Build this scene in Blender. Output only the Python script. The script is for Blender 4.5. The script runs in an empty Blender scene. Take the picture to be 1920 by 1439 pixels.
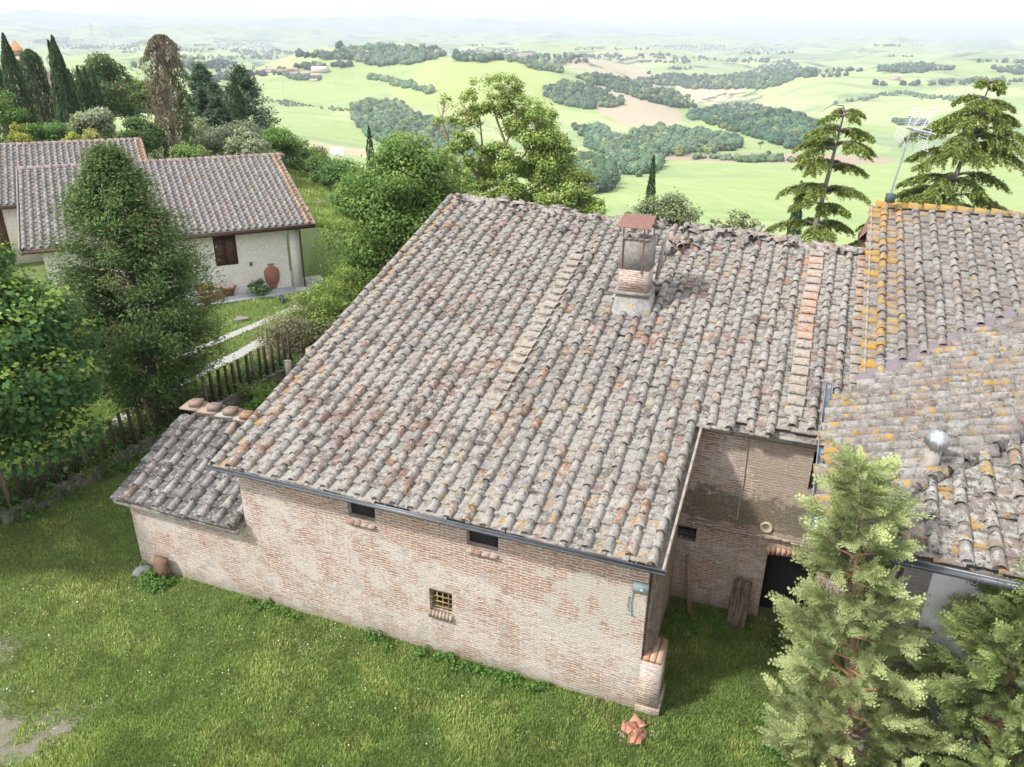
import bpy, math, random
import numpy as np
from math import radians, sin, cos, tan, atan2, pi, hypot
random.seed(7); RS = np.random.RandomState(11)
D = bpy.data; SC = bpy.context.scene; COL = SC.collection
# ------------------------------------------------------------------ camera
CAMZ = 12.5; F_PX = 1460.0; PW, PH = 1920.0, 1439.0
PITCH = math.atan((PH/2-72)/F_PX); ROLL = radians(0.5)
_F = np.array([0, cos(PITCH), -sin(PITCH)]); _U = np.array([0, sin(PITCH), cos(PITCH)]); _X = np.array([1., 0, 0])
_R = _X*cos(ROLL)+_U*sin(ROLL); _UP = -_X*sin(ROLL)+_U*cos(ROLL)
CAMP = np.array([0, 0, CAMZ])
def ray(px, py):
    return _F+_R*((px-PW/2)/F_PX)+_UP*((PH/2-py)/F_PX)
def atz(px, py, z=0.0):
    d = ray(px, py); return CAMP+d*((z-CAMZ)/d[2])
def aty(px, py, y):
    d = ray(px, py); return CAMP+d*(y/d[1])
cam_d = D.cameras.new('camera'); cam = D.objects.new('camera', cam_d); COL.objects.link(cam)
cam_d.sensor_width = 36; cam_d.lens = F_PX/PW*36; cam_d.clip_start = 0.1; cam_d.clip_end = 90000
from mathutils import Matrix, Vector
cam.matrix_world = Matrix(((_R[0], _UP[0], -_F[0], 0), (_R[1], _UP[1], -_F[1], 0), (_R[2], _UP[2], -_F[2], CAMZ), (0, 0, 0, 1)))
SC.camera = cam
# ------------------------------------------------------------------ light
HAZE = 0.000125
SUN_AZ = radians(248); SUN_EL = radians(46)      # compass style: 0 = +Y, 90 = +X
world = D.worlds.new('World'); SC.world = world; world.use_nodes = True
wn = world.node_tree; wn.nodes.clear()
wo = wn.nodes.new('ShaderNodeOutputWorld'); bg = wn.nodes.new('ShaderNodeBackground'); bg.inputs[1].default_value = 0.092
sky = wn.nodes.new('ShaderNodeTexSky'); sky.sky_type = 'NISHITA'; sky.sun_disc = False
sky.sun_elevation = SUN_EL; sky.sun_rotation = SUN_AZ; sky.air_density = 1.0; sky.dust_density = 3.0
wtc = wn.nodes.new('ShaderNodeTexCoord'); wmp = wn.nodes.new('ShaderNodeMapping'); wmp.inputs['Scale'].default_value = (1.2, 1.2, 7)
wno = wn.nodes.new('ShaderNodeTexNoise'); wno.inputs['Scale'].default_value = 2.2; wno.inputs['Detail'].default_value = 7
wrp = wn.nodes.new('ShaderNodeMapRange'); wrp.inputs[1].default_value = 0.36; wrp.inputs[2].default_value = 0.56; wrp.inputs[3].default_value = 0.78; wrp.inputs[4].default_value = 0.97
wmx = wn.nodes.new('ShaderNodeMix'); wmx.data_type = 'RGBA'; wmx.inputs[7].default_value = (9.0, 9.0, 9.1, 1)
L = wn.links.new
L(wtc.outputs['Generated'], wmp.inputs[0]); L(wmp.outputs[0], wno.inputs['Vector']); L(wno.outputs[0], wrp.inputs[0])
L(wrp.outputs[0], wmx.inputs[0]); L(sky.outputs[0], wmx.inputs[6]); L(wmx.outputs[2], bg.inputs[0]); L(bg.outputs[0], wo.inputs[0])
sd = D.lights.new('sun', 'SUN'); sd.energy = 2.7; sd.angle = radians(5); sd.color = (1, .965, .9)
sun = D.objects.new('sun', sd); COL.objects.link(sun)
sun.location = (0, 0, 60)
_sv = Vector((sin(SUN_AZ)*cos(SUN_EL), cos(SUN_AZ)*cos(SUN_EL), sin(SUN_EL)))
sun.rotation_euler = _sv.to_track_quat('Z', 'Y').to_euler()
SC.view_settings.view_transform = 'Standard'; SC.view_settings.look = 'None'; SC.view_settings.gamma = 1
SC.view_settings.exposure = 1.15
SC.render.engine = 'CYCLES'; SC.cycles.max_bounces = 6; SC.cycles.transparent_max_bounces = 4
# ------------------------------------------------------------------ mesh helper
class MB:
    def __init__(s): s.V = []; s.F = []; s.C = []; s.n = 0; s.M = []
    def add(s, V, F, c=(.5, .5, .5, 0), m=0):
        V = np.asarray(V, float).reshape(-1, 3); F = np.asarray(F, int)
        s.V.append(V); s.F.append(F+s.n); s.n += len(V); s.M.append((len(F), m))
        c = np.asarray(c, float)
        if c.ndim == 1:
            if len(c) == 3: c = np.append(c, 0)
            c = np.tile(c, (len(V), 1))
        elif c.shape[1] == 3: c = np.hstack([c, np.zeros((len(c), 1))])
        s.C.append(c); return s
    def box(s, x0, x1, y0, y1, z0, z1, c=(.5, .5, .5, 0), m=0):
        V = [(x0, y0, z0), (x1, y0, z0), (x1, y1, z0), (x0, y1, z0), (x0, y0, z1), (x1, y0, z1), (x1, y1, z1), (x0, y1, z1)]
        return s.add(V, [(0, 3, 2, 1), (4, 5, 6, 7), (0, 1, 5, 4), (1, 2, 6, 5), (2, 3, 7, 6), (3, 0, 4, 7)], c, m)
    def obox(s, cen, ax, ay, az, c=(.5, .5, .5, 0)):     # half-axis vectors
        cen, ax, ay, az = map(np.array, (cen, ax, ay, az)); V = []
        for k in (-1, 1):
            for i, j in ((-1, -1), (1, -1), (1, 1), (-1, 1)): V.append(cen+ax*i+ay*j+az*k)
        return s.add(V, [(0, 3, 2, 1), (4, 5, 6, 7), (0, 1, 5, 4), (1, 2, 6, 5), (2, 3, 7, 6), (3, 0, 4, 7)], c)
    def tube(s, P, R, n=8, c=(.5, .5, .5, 0), cap=True):
        P = [np.array(p, float) for p in P]
        if np.isscalar(R): R = [R]*len(P)
        V = []; F = []
        for i, p in enumerate(P):
            d = P[min(i+1, len(P)-1)]-P[max(i-1, 0)]; d = d/(np.linalg.norm(d)+1e-9)
            a = np.cross(d, (0, 0, 1)) if abs(d[2]) < .95 else np.cross(d, (1, 0, 0)); a /= np.linalg.norm(a); b = np.cross(d, a)
            for k in range(n): t = 2*pi*k/n; V.append(p+R[i]*(a*cos(t)+b*sin(t)))
        for i in range(len(P)-1):
            for k in range(n): F.append((i*n+k, i*n+(k+1) % n, (i+1)*n+(k+1) % n, (i+1)*n+k))
        s.add(V, F, c)
        if cap:
            for i in (0, len(P)-1):
                Vc = [P[i]]+V[i*n:(i+1)*n]; s.add(Vc, [(0, 1+k, 1+(k+1) % n) for k in range(n)], c)
        return s
    def lathe(s, prof, n=20, c=(.5, .5, .5, 0), cen=(0, 0, 0)):
        V = []; F = []
        for r, z in prof:
            for k in range(n): t = 2*pi*k/n; V.append((cen[0]+r*cos(t), cen[1]+r*sin(t), cen[2]+z))
        for i in range(len(prof)-1):
            for k in range(n): F.append((i*n+k, i*n+(k+1) % n, (i+1)*n+(k+1) % n, (i+1)*n+k))
        return s.add(V, F, c)
    def arrays(s):
        V = np.vstack(s.V); C = np.vstack(s.C)
        starts = []; tot = []; idx = []; mi = []; k = 0
        for F, (nf, m) in zip(s.F, s.M):
            w = F.shape[1]; idx.append(F.reshape(-1)); tot.append(np.full(nf, w)); starts.append(k+np.arange(nf)*w); k += nf*w; mi.append(np.full(nf, m))
        return V, C, np.concatenate(starts), np.concatenate(tot), np.concatenate(idx), np.concatenate(mi)
    def build(s, name, mat=None, parent=None, smooth=False, uv=False, label=None, kind=None):
        V, C, st, to, ix, mi = s.arrays()
        me = D.meshes.new(name); me.vertices.add(len(V)); me.vertices.foreach_set('co', V.astype(np.float32).ravel())
        me.loops.add(len(ix)); me.loops.foreach_set('vertex_index', ix.astype(np.int32))
        me.polygons.add(len(st)); me.polygons.foreach_set('loop_start', st.astype(np.int32)); me.polygons.foreach_set('loop_total', to.astype(np.int32))
        mats = mat if isinstance(mat, (list, tuple)) else [mat]
        for m_ in mats: me.materials.append(m_)
        if len(mats) > 1: me.polygons.foreach_set('material_index', mi.astype(np.int32))
        me.update(calc_edges=True)
        if smooth: me.polygons.foreach_set('use_smooth', np.ones(len(st), bool))
        at = me.attributes.new('tint', 'FLOAT_COLOR', 'POINT'); at.data.foreach_set('color', C.astype(np.float32).ravel())
        if uv:
            nr = np.zeros(len(st)*3, np.float32); me.polygons.foreach_get('normal', nr); nr = np.abs(nr.reshape(-1, 3))
            lf = np.repeat(np.arange(len(st)), to); co = V[ix]; N = nr[lf]
            U = np.empty((len(ix), 2)); top = N[:, 2] > .75; sx = (~top) & (N[:, 0] > N[:, 1]); sy = ~(top | sx)
            U[top] = co[top][:, :2]; U[sx] = co[sx][:, 1:]; U[sy] = co[sy][:, [0, 2]]
            ul = me.uv_layers.new(name='UVMap'); ul.data.foreach_set('uv', U.astype(np.float32).ravel())
        me.validate()
        o = D.objects.new(name, me); COL.objects.link(o)
        if parent is not None: o.parent = parent
        if label: o['label'] = label
        if kind: o['kind'] = kind
        return o
def tag(o, label=None, cat=None, group=None, kind=None):
    if label: o['label'] = label
    if cat: o['category'] = cat
    if group: o['group'] = group
    if kind: o['kind'] = kind
    return o
def thing(name, label, cat, loc=(0, 0, 0), rz=0, group=None):
    o = D.objects.new(name, None); COL.objects.link(o); o.location = tuple(float(t) for t in loc); o.rotation_euler = (0, 0, rz)
    o.empty_display_size = .3
    return tag(o, label, cat, group)
def copy_tree(o, parent=None):
    c = o.copy(); COL.objects.link(c)
    if parent is not None: c.parent = parent
    for ch in [x for x in D.objects if x.parent == o]: copy_tree(ch, c)
    return c
# ------------------------------------------------------------------ numpy noise
_lat = RS.rand(256, 256)
def vnoise(x, y):
    x = np.asarray(x, float); y = np.asarray(y, float)
    xi = np.floor(x).astype(int); yi = np.floor(y).astype(int); fx = x-xi; fy = y-yi
    fx = fx*fx*(3-2*fx); fy = fy*fy*(3-2*fy)
    a = _lat[xi % 256, yi % 256]; b = _lat[(xi+1) % 256, yi % 256]; c = _lat[xi % 256, (yi+1) % 256]; d = _lat[(xi+1) % 256, (yi+1) % 256]
    return (a*(1-fx)+b*fx)*(1-fy)+(c*(1-fx)+d*fx)*fy
def fbm(x, y, o=4):
    s = 0; a = .5; t = 0
    for i in range(o): s = s+a*vnoise(x*2**i+17.3*i, y*2**i+9.1*i); t += a; a *= .5
    return s/t
# ------------------------------------------------------------------ material helper
class NT:
    def __init__(s, name, rough=.85):
        s.m = D.materials.new(name); s.m.use_nodes = True; s.t = s.m.node_tree; s.b = s.t.nodes['Principled BSDF']
        s.b.inputs['Roughness'].default_value = rough; s.out = s.t.nodes['Material Output']
        s.tc = s.t.nodes.new('ShaderNodeTexCoord'); s.O = s.tc.outputs['Object']; s.UV = s.tc.outputs['UV']
    def l(s, a, b): s.t.links.new(a, b)
    def noise(s, scale, detail=5, rough=.6, vec=None, dist=0):
        n = s.t.nodes.new('ShaderNodeTexNoise'); n.inputs['Scale'].default_value = scale; n.inputs['Detail'].default_value = detail
        n.inputs['Roughness'].default_value = rough; n.inputs['Distortion'].default_value = dist; s.l(vec or s.O, n.inputs['Vector']); return n.outputs[0]
    def vor(s, scale, vec=None, out='Distance'):
        n = s.t.nodes.new('ShaderNodeTexVoronoi'); n.inputs['Scale'].default_value = scale; s.l(vec or s.O, n.inputs['Vector']); return n.outputs[out]
    def rng(s, v, a, b, c=0., d=1.):
        n = s.t.nodes.new('ShaderNodeMapRange'); n.interpolation_type = 'SMOOTHSTEP'
        for i, q in enumerate((a, b, c, d)): n.inputs[i+1].default_value = q
        s.l(v, n.inputs[0]); return n.outputs[0]
    def math(s, op, a, b=None):
        n = s.t.nodes.new('ShaderNodeMath'); n.operation = op
        for i, q in enumerate((a, b)):
            if q is None: continue
            if isinstance(q, (int, float)): n.inputs[i].default_value = q
            else: s.l(q, n.inputs[i])
        return n.outputs[0]
    def mix(s, f, a, b, bt='MIX'):
        n = s.t.nodes.new('ShaderNodeMix'); n.data_type = 'RGBA'; n.blend_type = bt
        for i, q in ((0, f), (6, a), (7, b)):
            if isinstance(q, (int, float)): n.inputs[i].default_value = q
            elif isinstance(q, tuple): n.inputs[i].default_value = q if len(q) == 4 else q+(1,)
            else: s.l(q, n.inputs[i])
        return n.outputs[2]
    def attr(s):
        n = s.t.nodes.new('ShaderNodeAttribute'); n.attribute_name = 'tint'; return n.outputs['Color'], n.outputs['Alpha']
    def xyz(s, v):
        n = s.t.nodes.new('ShaderNodeSeparateXYZ'); s.l(v, n.inputs[0]); return n.outputs
    def mapping(s, v, sc=(1, 1, 1)):
        n = s.t.nodes.new('ShaderNodeMapping'); n.inputs['Scale'].default_value = sc; s.l(v, n.inputs[0]); return n.outputs[0]
    def bump(s, h, st=.4, d=.02):
        n = s.t.nodes.new('ShaderNodeBump'); n.inputs['Strength'].default_value = st; n.inputs['Distance'].default_value = d
        s.l(h, n.inputs['Height']); s.l(n.outputs[0], s.b.inputs['Normal']); return n
    def col(s, c):
        if isinstance(c, tuple): s.b.inputs['Base Color'].default_value = c if len(c) == 4 else c+(1,)
        else: s.l(c, s.b.inputs['Base Color'])
        return s
def mat_tile(name, lich=.62, pale=(.285, .268, .245), thr=.495, yellow=.9, dark=.62, white=.36):
    n = NT(name, .92); c, a = n.attr()
    big = n.noise(.7, 3)
    f1 = n.math('MULTIPLY', n.rng(n.math('ADD', n.noise(6.2, 6, .74), n.math('MULTIPLY', n.math('SUBTRACT', big, .5), .35)), thr-.025, thr+.035), lich)
    x = n.mix(f1, c, pale+(1,))
    x = n.mix(n.math('MULTIPLY', n.rng(n.noise(8.5, 6, .78), .545, .585), dark), x, (.04, .037, .035, 1))
    x = n.mix(n.math('MULTIPLY', n.rng(n.noise(12, 5, .72), .575, .615), white), x, (.48, .47, .45, 1))
    x = n.mix(n.math('MULTIPLY', n.rng(n.noise(17, 4, .8), .55, .60), .45), x, (.10, .092, .085, 1))
    fy = n.math('MULTIPLY', n.rng(n.math('ADD', n.noise(4.5, 7, .72), n.math('MULTIPLY', n.math('SUBTRACT', a, .3), .36)), .585, .65), yellow)
    x = n.mix(fy, x, n.mix(n.noise(12, 3), (.27, .15, .03, 1), (.36, .23, .06, 1)))
    n.col(x); n.bump(n.noise(28, 6, .75), .8, .02); return n.m
def mat_plain(name, c, rough=.7, var=.25, scale=4, bump=.2, metal=0, c2=None):
    n = NT(name, rough); d = c2 or tuple(q*(1-var) for q in c)
    n.col(n.mix(n.rng(n.noise(scale, 7, .68), .32, .68), c+(1,), d+(1,))); n.b.inputs['Metallic'].default_value = metal
    if bump: n.bump(n.noise(scale*7, 5), bump, .01)
    return n.m
def mat_tint(name, rough=.85, var=.35, scale=9, bump=.3):
    n = NT(name, rough); c, a = n.attr()
    n.col(n.mix(n.math('MULTIPLY', n.noise(scale, 7, .7), var), c, n.mix(.5, c, (0.02, .02, .02, 1)))); n.bump(n.noise(scale*5, 5), bump, .01); return n.m
def mat_leaf(name, trans=.3, rough=.6):
    n = NT(name, rough); c, a = n.attr(); n.col(c); n.b.inputs['Specular IOR Level'].default_value = .25
    tr = n.t.nodes.new('ShaderNodeBsdfTranslucent'); n.l(n.mix(.5, c, (.35, .45, .05, 1)), tr.inputs[0])
    mx = n.t.nodes.new('ShaderNodeMixShader'); mx.inputs[0].default_value = trans
    n.l(n.b.outputs[0], mx.inputs[1]); n.l(tr.outputs[0], mx.inputs[2]); n.l(mx.outputs[0], n.out.inputs[0]); return n.m
def mat_brick(name, wash=.5, moss=0., front=False, red=1.0):
    n = NT(name, .9); uv = n.UV
    ds = n.t.nodes.new('ShaderNodeVectorMath'); ds.operation = 'ADD'
    nz = n.t.nodes.new('ShaderNodeTexNoise'); nz.inputs['Scale'].default_value = 1.6; nz.inputs['Detail'].default_value = 4; n.l(uv, nz.inputs['Vector'])
    sc = n.t.nodes.new('ShaderNodeVectorMath'); sc.operation = 'SCALE'; sc.inputs['Scale'].default_value = .12; n.l(nz.outputs['Color'], sc.inputs[0])
    n.l(uv, ds.inputs[0]); n.l(sc.outputs[0], ds.inputs[1])
    ds2 = n.t.nodes.new('ShaderNodeVectorMath'); ds2.operation = 'ADD'; nz2 = n.t.nodes.new('ShaderNodeTexNoise'); nz2.inputs['Scale'].default_value = 9; nz2.inputs['Detail'].default_value = 3; n.l(uv, nz2.inputs['Vector'])
    sc2 = n.t.nodes.new('ShaderNodeVectorMath'); sc2.operation = 'SCALE'; sc2.inputs['Scale'].default_value = .035; n.l(nz2.outputs['Color'], sc2.inputs[0]); n.l(ds.outputs[0], ds2.inputs[0]); n.l(sc2.outputs[0], ds2.inputs[1]); v = ds2.outputs[0]
    br = n.t.nodes.new('ShaderNodeTexBrick'); br.squash = 1.; br.offset = .47; n.l(v, br.inputs['Vector']); br.inputs['Scale'].default_value = 1
    br.inputs['Brick Width'].default_value = .25; br.inputs['Row Height'].default_value = .064; br.inputs['Mortar Size'].default_value = .014
    br.inputs['Mortar Smooth'].default_value = .25; br.inputs['Bias'].default_value = -.1
    br.inputs['Color1'].default_value = (.31*red, .15, .095, 1); br.inputs['Color2'].default_value = (.34, .225, .165, 1); br.inputs['Mortar'].default_value = (.47, .44, .40, 1)
    cell = n.noise(3.2, 2, .5, n.mapping(v, (1.2, 4.6, 1))); x = br.outputs[0]
    x = n.mix(n.math('MULTIPLY', n.rng(cell, .55, .68), .6), x, (.16, .10, .085, 1))
    x = n.mix(n.math('MULTIPLY', n.rng(n.noise(2.1, 3, .5, n.mapping(v, (1.4, 5.5, 1))), .55, .7), .6), x, (.32, .17, .11, 1))
    s = n.xyz(uv)
    w = n.noise(1.1, 8, .72, uv)
    wf = n.math('MULTIPLY', n.rng(n.math('ADD', n.noise(5.5, 9, .75, n.mapping(uv, (1, 2.2, 1))), n.math('MULTIPLY', n.math('SUBTRACT', w, .5), 1.2)), .62-wash*.35, .78-wash*.25), min(1, .5+wash*.32))
    if front:   # the lower masonry carries old limewash, the band under the eaves was rebuilt
        line = n.math('ADD', n.math('MULTIPLY', s[0], .187), s[1])
        low = n.rng(n.math('ADD', line, n.math('MULTIPLY', n.math('SUBTRACT', w, .5), .5)), 3.38, 3.58, 1, .06)
        wf = n.math('MULTIPLY', wf, low)
    x = n.mix(wf, x, n.mix(n.noise(9, 5, .7, uv), (.57, .54, .51, 1), (.45, .41, .375, 1)))
    if front:
        px = n.math('MULTIPLY', n.rng(s[0], 6.6, 8.2), n.rng(s[1], 2.95, 3.3, 1, 0)); px = n.math('MULTIPLY', px, n.rng(s[1], 1.1, 1.6))
        pf = n.rng(n.math('ADD', n.noise(1.7, 6, .7, uv), n.math('MULTIPLY', px, .16)), .62, .66)
        x = n.mix(n.math('MULTIPLY', pf, .75), x, (.42, .395, .345, 1))
        st = n.rng(n.math('ADD', n.noise(2.6, 3, .5, uv), n.rng(s[1], .9, 1.6, .06, 0)), .64, .68)
        x = n.mix(n.math('MULTIPLY', st, .7), x, (.33, .315, .29, 1))
    if moss:
        mz = n.math('MULTIPLY', n.rng(s[1], 2.25, 2.5), n.rng(s[1], 2.9, 3.7, 1, 0))
        pf = n.rng(n.math('ADD', n.noise(1.5, 6, .72, uv), n.math('MULTIPLY', n.math('MULTIPLY', n.rng(s[0], 10.9, 11.6), n.rng(s[1], 2.2, 2.5)), .24)), .50, .60)
        x = n.mix(n.math('MULTIPLY', pf, .72), x, n.mix(n.noise(6, 5, .7, uv), (.40, .34, .27, 1), (.22, .175, .13, 1)))
        mf = n.rng(n.math('ADD', n.noise(3, 7, .75, uv), n.math('MULTIPLY', mz, .30)), .62, .76)
        x = n.mix(n.math('MULTIPLY', mf, .72), x, n.mix(n.noise(9, 4, .7, uv), (.045, .042, .02, 1), (.11, .095, .05, 1)))
        x = n.mix(n.math('MULTIPLY', n.rng(n.noise(22, 3, .6, uv), .68, .72), mz), x, (.5, .48, .42, 1))
    x = n.mix(n.math('MULTIPLY', n.rng(n.noise(17, 7, .8, uv), .53, .62), .55), x, (.15, .105, .08, 1)); x = n.mix(n.math('MULTIPLY', n.rng(n.noise(23, 5, .8, uv), .55, .63), .5), x, (.52, .49, .45, 1))
    bot = n.math('MULTIPLY', n.rng(n.math('ADD', s[1], n.math('MULTIPLY', w, .8)), .35, .95, 1, 0), .55)
    x = n.mix(bot, x, (.17, .16, .10, 1))
    n.col(x)
    hh = n.math('ADD', n.math('MULTIPLY', n.math('SUBTRACT', 1.0, br.outputs['Fac']), .5), n.math('MULTIPLY', n.noise(14, 6, .75, uv), .9)); n.bump(hh, .75, .03)
    return n.m
T_HIP = mat_tile('dark_hip_tiles', .22, pale=(.3, .3, .29), thr=.55, dark=1.0, yellow=.5)
T_MAIN = mat_tile('weathered_clay_tiles', .85)
T_ANNEX = mat_tile('lichen_clay_tiles', .55, pale=(.31, .30, .295), yellow=1.0, thr=.53, dark=.62, white=.22)
T_LEAN = mat_tile('slate_dark_tiles', .5, pale=(.33, .325, .31), thr=.53, dark=.6, white=.5, yellow=.6)
T_DARK = mat_tile('dark_lichen_tiles', .95, pale=(.30, .295, .28), thr=.515, dark=1.0, yellow=.9, white=.38)
T_VILLA = mat_tile('villa_tiles', .35, white=.15, pale=(.27, .25, .26), thr=.56, yellow=.12, dark=.5)
M_FRONT = mat_brick('limewashed_brick', .68, front=True)
M_BRICK = mat_brick('old_brick', .12)
M_COURT = mat_brick('courtyard_brick', .45, moss=1., red=1.08)
M_PLAST = mat_plain('grey_render', (.52, .52, .53), .95, .14, 2.5, .5)
M_CREAM = mat_plain('rough_cream_plaster', (.80, .77, .72), .95, .10, 9, 1., c2=(.62, .60, .57))
M_CEM = mat_plain('cement', (.24, .225, .205), .95, .4, 7, .6)
M_MORT = mat_plain('mortar', (.30, .28, .25), .95, .35, 6, .6)
M_GUT = mat_plain('painted_gutter', (.075, .085, .10), .4, .3, 5, .05, .2)
M_ZINC = mat_plain('zinc', (.32, .37, .42), .45, .35, 4, .1, .6)
M_STEEL = mat_plain('bright_steel', (.62, .64, .67), .42, .1, 12, .05, 1.)
M_RUST = mat_plain('rusty_sheet', (.20, .095, .075), .75, .35, 8, .2, c2=(.13, .075, .06))
M_WOOD = mat_plain('weathered_wood', (.20, .15, .115), .85, .5, 6, .5)
M_STAKE = mat_plain('dark_stake_wood', (.055, .035, .026), .8, .4, 7, .3)
M_SHUT = mat_plain('brown_shutter', (.085, .038, .022), .65, .35, 8, .2)
M_TINT = mat_tint('coloured_surface'); M_DARKV = mat_plain('dark_void', (.015, .015, .016), .9, .2)
M_LEAF = mat_leaf('leaf'); M_NEED = mat_leaf('needles', .14, .7); M_BARK = mat_tint('bark', .95, .6, 7, .8)
M_PAN = mat_plain('lead_flashing', (.17, .14, .155), .6, .25, 5, .1)
# ------------------------------------------------------------------ terrain
def gz(x, y):
    x = np.asarray(x, float); y = np.asarray(y, float)
    d = np.hypot(x, y); t = np.arctan2(x, np.maximum(y, .01)); 
    KT = [-.75, -.52, -.30, -.16, .0, .2, .75]
    KD = [[0, 145, 180, 300, 600, 1000, 1800, 3000, 6000, 40000], [0, 140, 170, 300, 600, 1000, 1700, 3000, 6000, 40000],
          [0, 85, 130, 220, 420, 700, 1100, 2300, 6000, 40000], [0, 52, 80, 150, 300, 600, 1100, 2300, 6000, 40000],
          [0, 40, 58, 110, 260, 480, 900, 2300, 6000, 40000], [0, 38, 55, 110, 260, 480, 800, 2300, 6000, 40000], [0, 45, 60, 110, 260, 480, 800, 2300, 6000, 40000]]
    KZ = [[0, 0, -5, -22, -45, -58, -74, -88, -100, -100], [0, 0, -4, -20, -42, -56, -70, -86, -100, -100],
          [0, 0, -4, -13, -34, -50, -66, -88, -105, -100], [0, 0, -3, -12, -40, -60, -78, -98, -108, -100],
          [0, 0, -3, -16, -46, -60, -84, -102, -110, -100], [0, 0, -3, -17, -47, -58, -72, -102, -110, -100], [0, 0, -3, -17, -47, -58, -72, -100, -110, -100]]
    Z = np.array([np.interp(d, a, b) for a, b in zip(KD, KZ)])
    tt = np.clip(t, KT[0], KT[-1]); i = np.clip(np.searchsorted(KT, tt)-1, 0, len(KT)-2); K = np.array(KT)
    f = (tt-K[i])/(K[i+1]-K[i]); f = f*f*(3-2*f)
    Zi = np.take_along_axis(Z.reshape(len(KT), -1), i.reshape(1, -1), 0).reshape(d.shape); Zj = np.take_along_axis(Z.reshape(len(KT), -1), (i+1).reshape(1, -1), 0).reshape(d.shape)
    z = Zi*(1-f)+Zj*f
    amp = np.clip((d-170)/900, 0, 1)
    roll_ = (fbm(x/560+3, y/640+8, 3)-.5)*185*np.clip((d-380)/1300, 0, 1)+(fbm(x/210+1, y/210+4, 2)-.5)*15*amp
    big = (fbm(x/2300+5.2, y/2300+1.7, 4)-.45)*170*np.clip((d-1800)/4000, 0, 1)
    z = z+roll_+big
    for px, dd, h, rl, rd in HILLS:
        ta = math.atan((px-960)/1460/.97); cx, cy = dd*sin(ta), dd*cos(ta)
        lat = (x-cx)*cos(ta)-(y-cy)*sin(ta); dep = (x-cx)*sin(ta)+(y-cy)*cos(ta)
        z = z+h*np.exp(-(lat/rl)**2-(dep/rd)**2)
    # distant mountains
    px = 960+1460*np.tan(np.clip(t, -1.1, 1.1))*.93
    crest = np.interp(px, [-600, 0, 300, 640, 960, 1080, 1180, 1290, 1450, 1600, 1700, 1920, 2400], [420, 350, 330, 318, 285, 230, 150, 70, 60, 100, 95, 110, 130])
    z = z+(crest+100+25*(fbm(px/90, px*0+3, 4)-.5)*2)*np.exp(-((d-16500)/2600)**2)
    z = z+(crest*.35+60+30*(fbm(px/60+9, px*0+5, 4)-.5)*2)*np.exp(-((d-9800)/900)**2)
    return z
HILLS = [(1395, 1080, 26, 125, 170), (1010, 2500, 62, 330, 420), (800, 1750, 26, 260, 330), (1600, 2300, 36, 420, 300), (1850, 2900, 40, 300, 260), (560, 1650, 10, 260, 200), (1250, 1500, 14, 240, 170),
         (200, 2600, 28, 500, 300), (1150, 900, 10, 200, 120), (1760, 1250, 14, 260, 160)]
def on_ground(px, py):
    """first point of the terrain along the sight line of a photo pixel"""
    d = ray(px, py); d = d/np.linalg.norm(d); rr = np.concatenate([np.linspace(8, 400, 500), np.geomspace(400, 30000, 1500)[1:]])
    P = CAMP+rr[:, None]*d; g = P[:, 2]-gz(P[:, 0], P[:, 1]); k = np.argmax(g < 0)
    if g[k] >= 0: return None
    f = g[k-1]/(g[k-1]-g[k]); return P[k-1]*(1-f)+P[k]*f
def ground_sheet(name, r0, r1, nr, a0, a1, na, mat):
    r = np.geomspace(r0, r1, nr); a = np.linspace(a0, a1, na); Rg, Ag = np.meshgrid(r, a, indexing='ij')
    X = Rg*np.sin(Ag); Y = Rg*np.cos(Ag); Z = gz(X, Y); V = np.stack([X, Y, Z], -1).reshape(-1, 3)
    i, j = np.meshgrid(np.arange(nr-1), np.arange(na-1), indexing='ij'); k = (i*na+j).ravel()
    mb = MB(); mb.add(V, np.stack([k, k+na, k+na+1, k+1], 1)[:, ::-1]); return mb.build(name, mat, smooth=True)
# lawn
n = NT('lawn', .95)
g1 = n.noise(.22, 5, .6); g2 = n.noise(2.2, 8, .75); g3 = n.noise(14, 6, .8)
x = n.mix(n.rng(g2, .35, .65), (.12, .19, .045), (.17, .225, .065)); x = n.mix(n.rng(g3, .42, .66), x, (.06, .10, .022, 1))
x = n.mix(n.math('MULTIPLY', n.rng(g1, .5, .7), .6), x, (.17, .21, .05, 1)); x = n.mix(n.math('MULTIPLY', n.rng(n.noise(1.3, 6, .7), .62, .72), .5), x, (.19, .16, .08, 1))
xy = n.xyz(n.O)
def disc(cx, cy, r0, r1, n=n, xy=xy):
    dx = n.math('SUBTRACT', xy[0], cx); dy = n.math('SUBTRACT', xy[1], cy)
    return n.rng(n.math('SQRT', n.math('ADD', n.math('MULTIPLY', dx, dx), n.math('MULTIPLY', dy, dy))), r0, r1, 1, 0)
gp = atz(20, 1400); gp2 = atz(10, 1230); gp3 = atz(95, 1370); cp = atz(1465, 1215); cq = atz(1430, 1165); 
gr = n.math('MAXIMUM', n.math('MAXIMUM', disc(gp[0]-.9, gp[1], .1, 2.7), disc(gp2[0]-.6, gp2[1], 0, 1.5)), disc(gp3[0], gp3[1], .0, 1.5))
gf = n.rng(n.math('ADD', n.noise(3.2, 10, .8), n.math('MULTIPLY', gr, .30)), .60, .82)
x = n.mix(gf, x, n.mix(n.rng(n.noise(30, 3, .7), .4, .6), (.31, .275, .23, 1), (.20, .175, .14, 1)))
dr = n.math('MAXIMUM', disc(cp[0]+.2, cp[1]+.1, .0, 1.3), disc(cq[0]+.6, cq[1]+.1, .1, 1.1))
x = n.mix(n.rng(n.math('ADD', n.noise(3.5, 7, .7), n.math('MULTIPLY', dr, .3)), .66, .78), x, (.14, .10, .07, 1))
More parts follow.
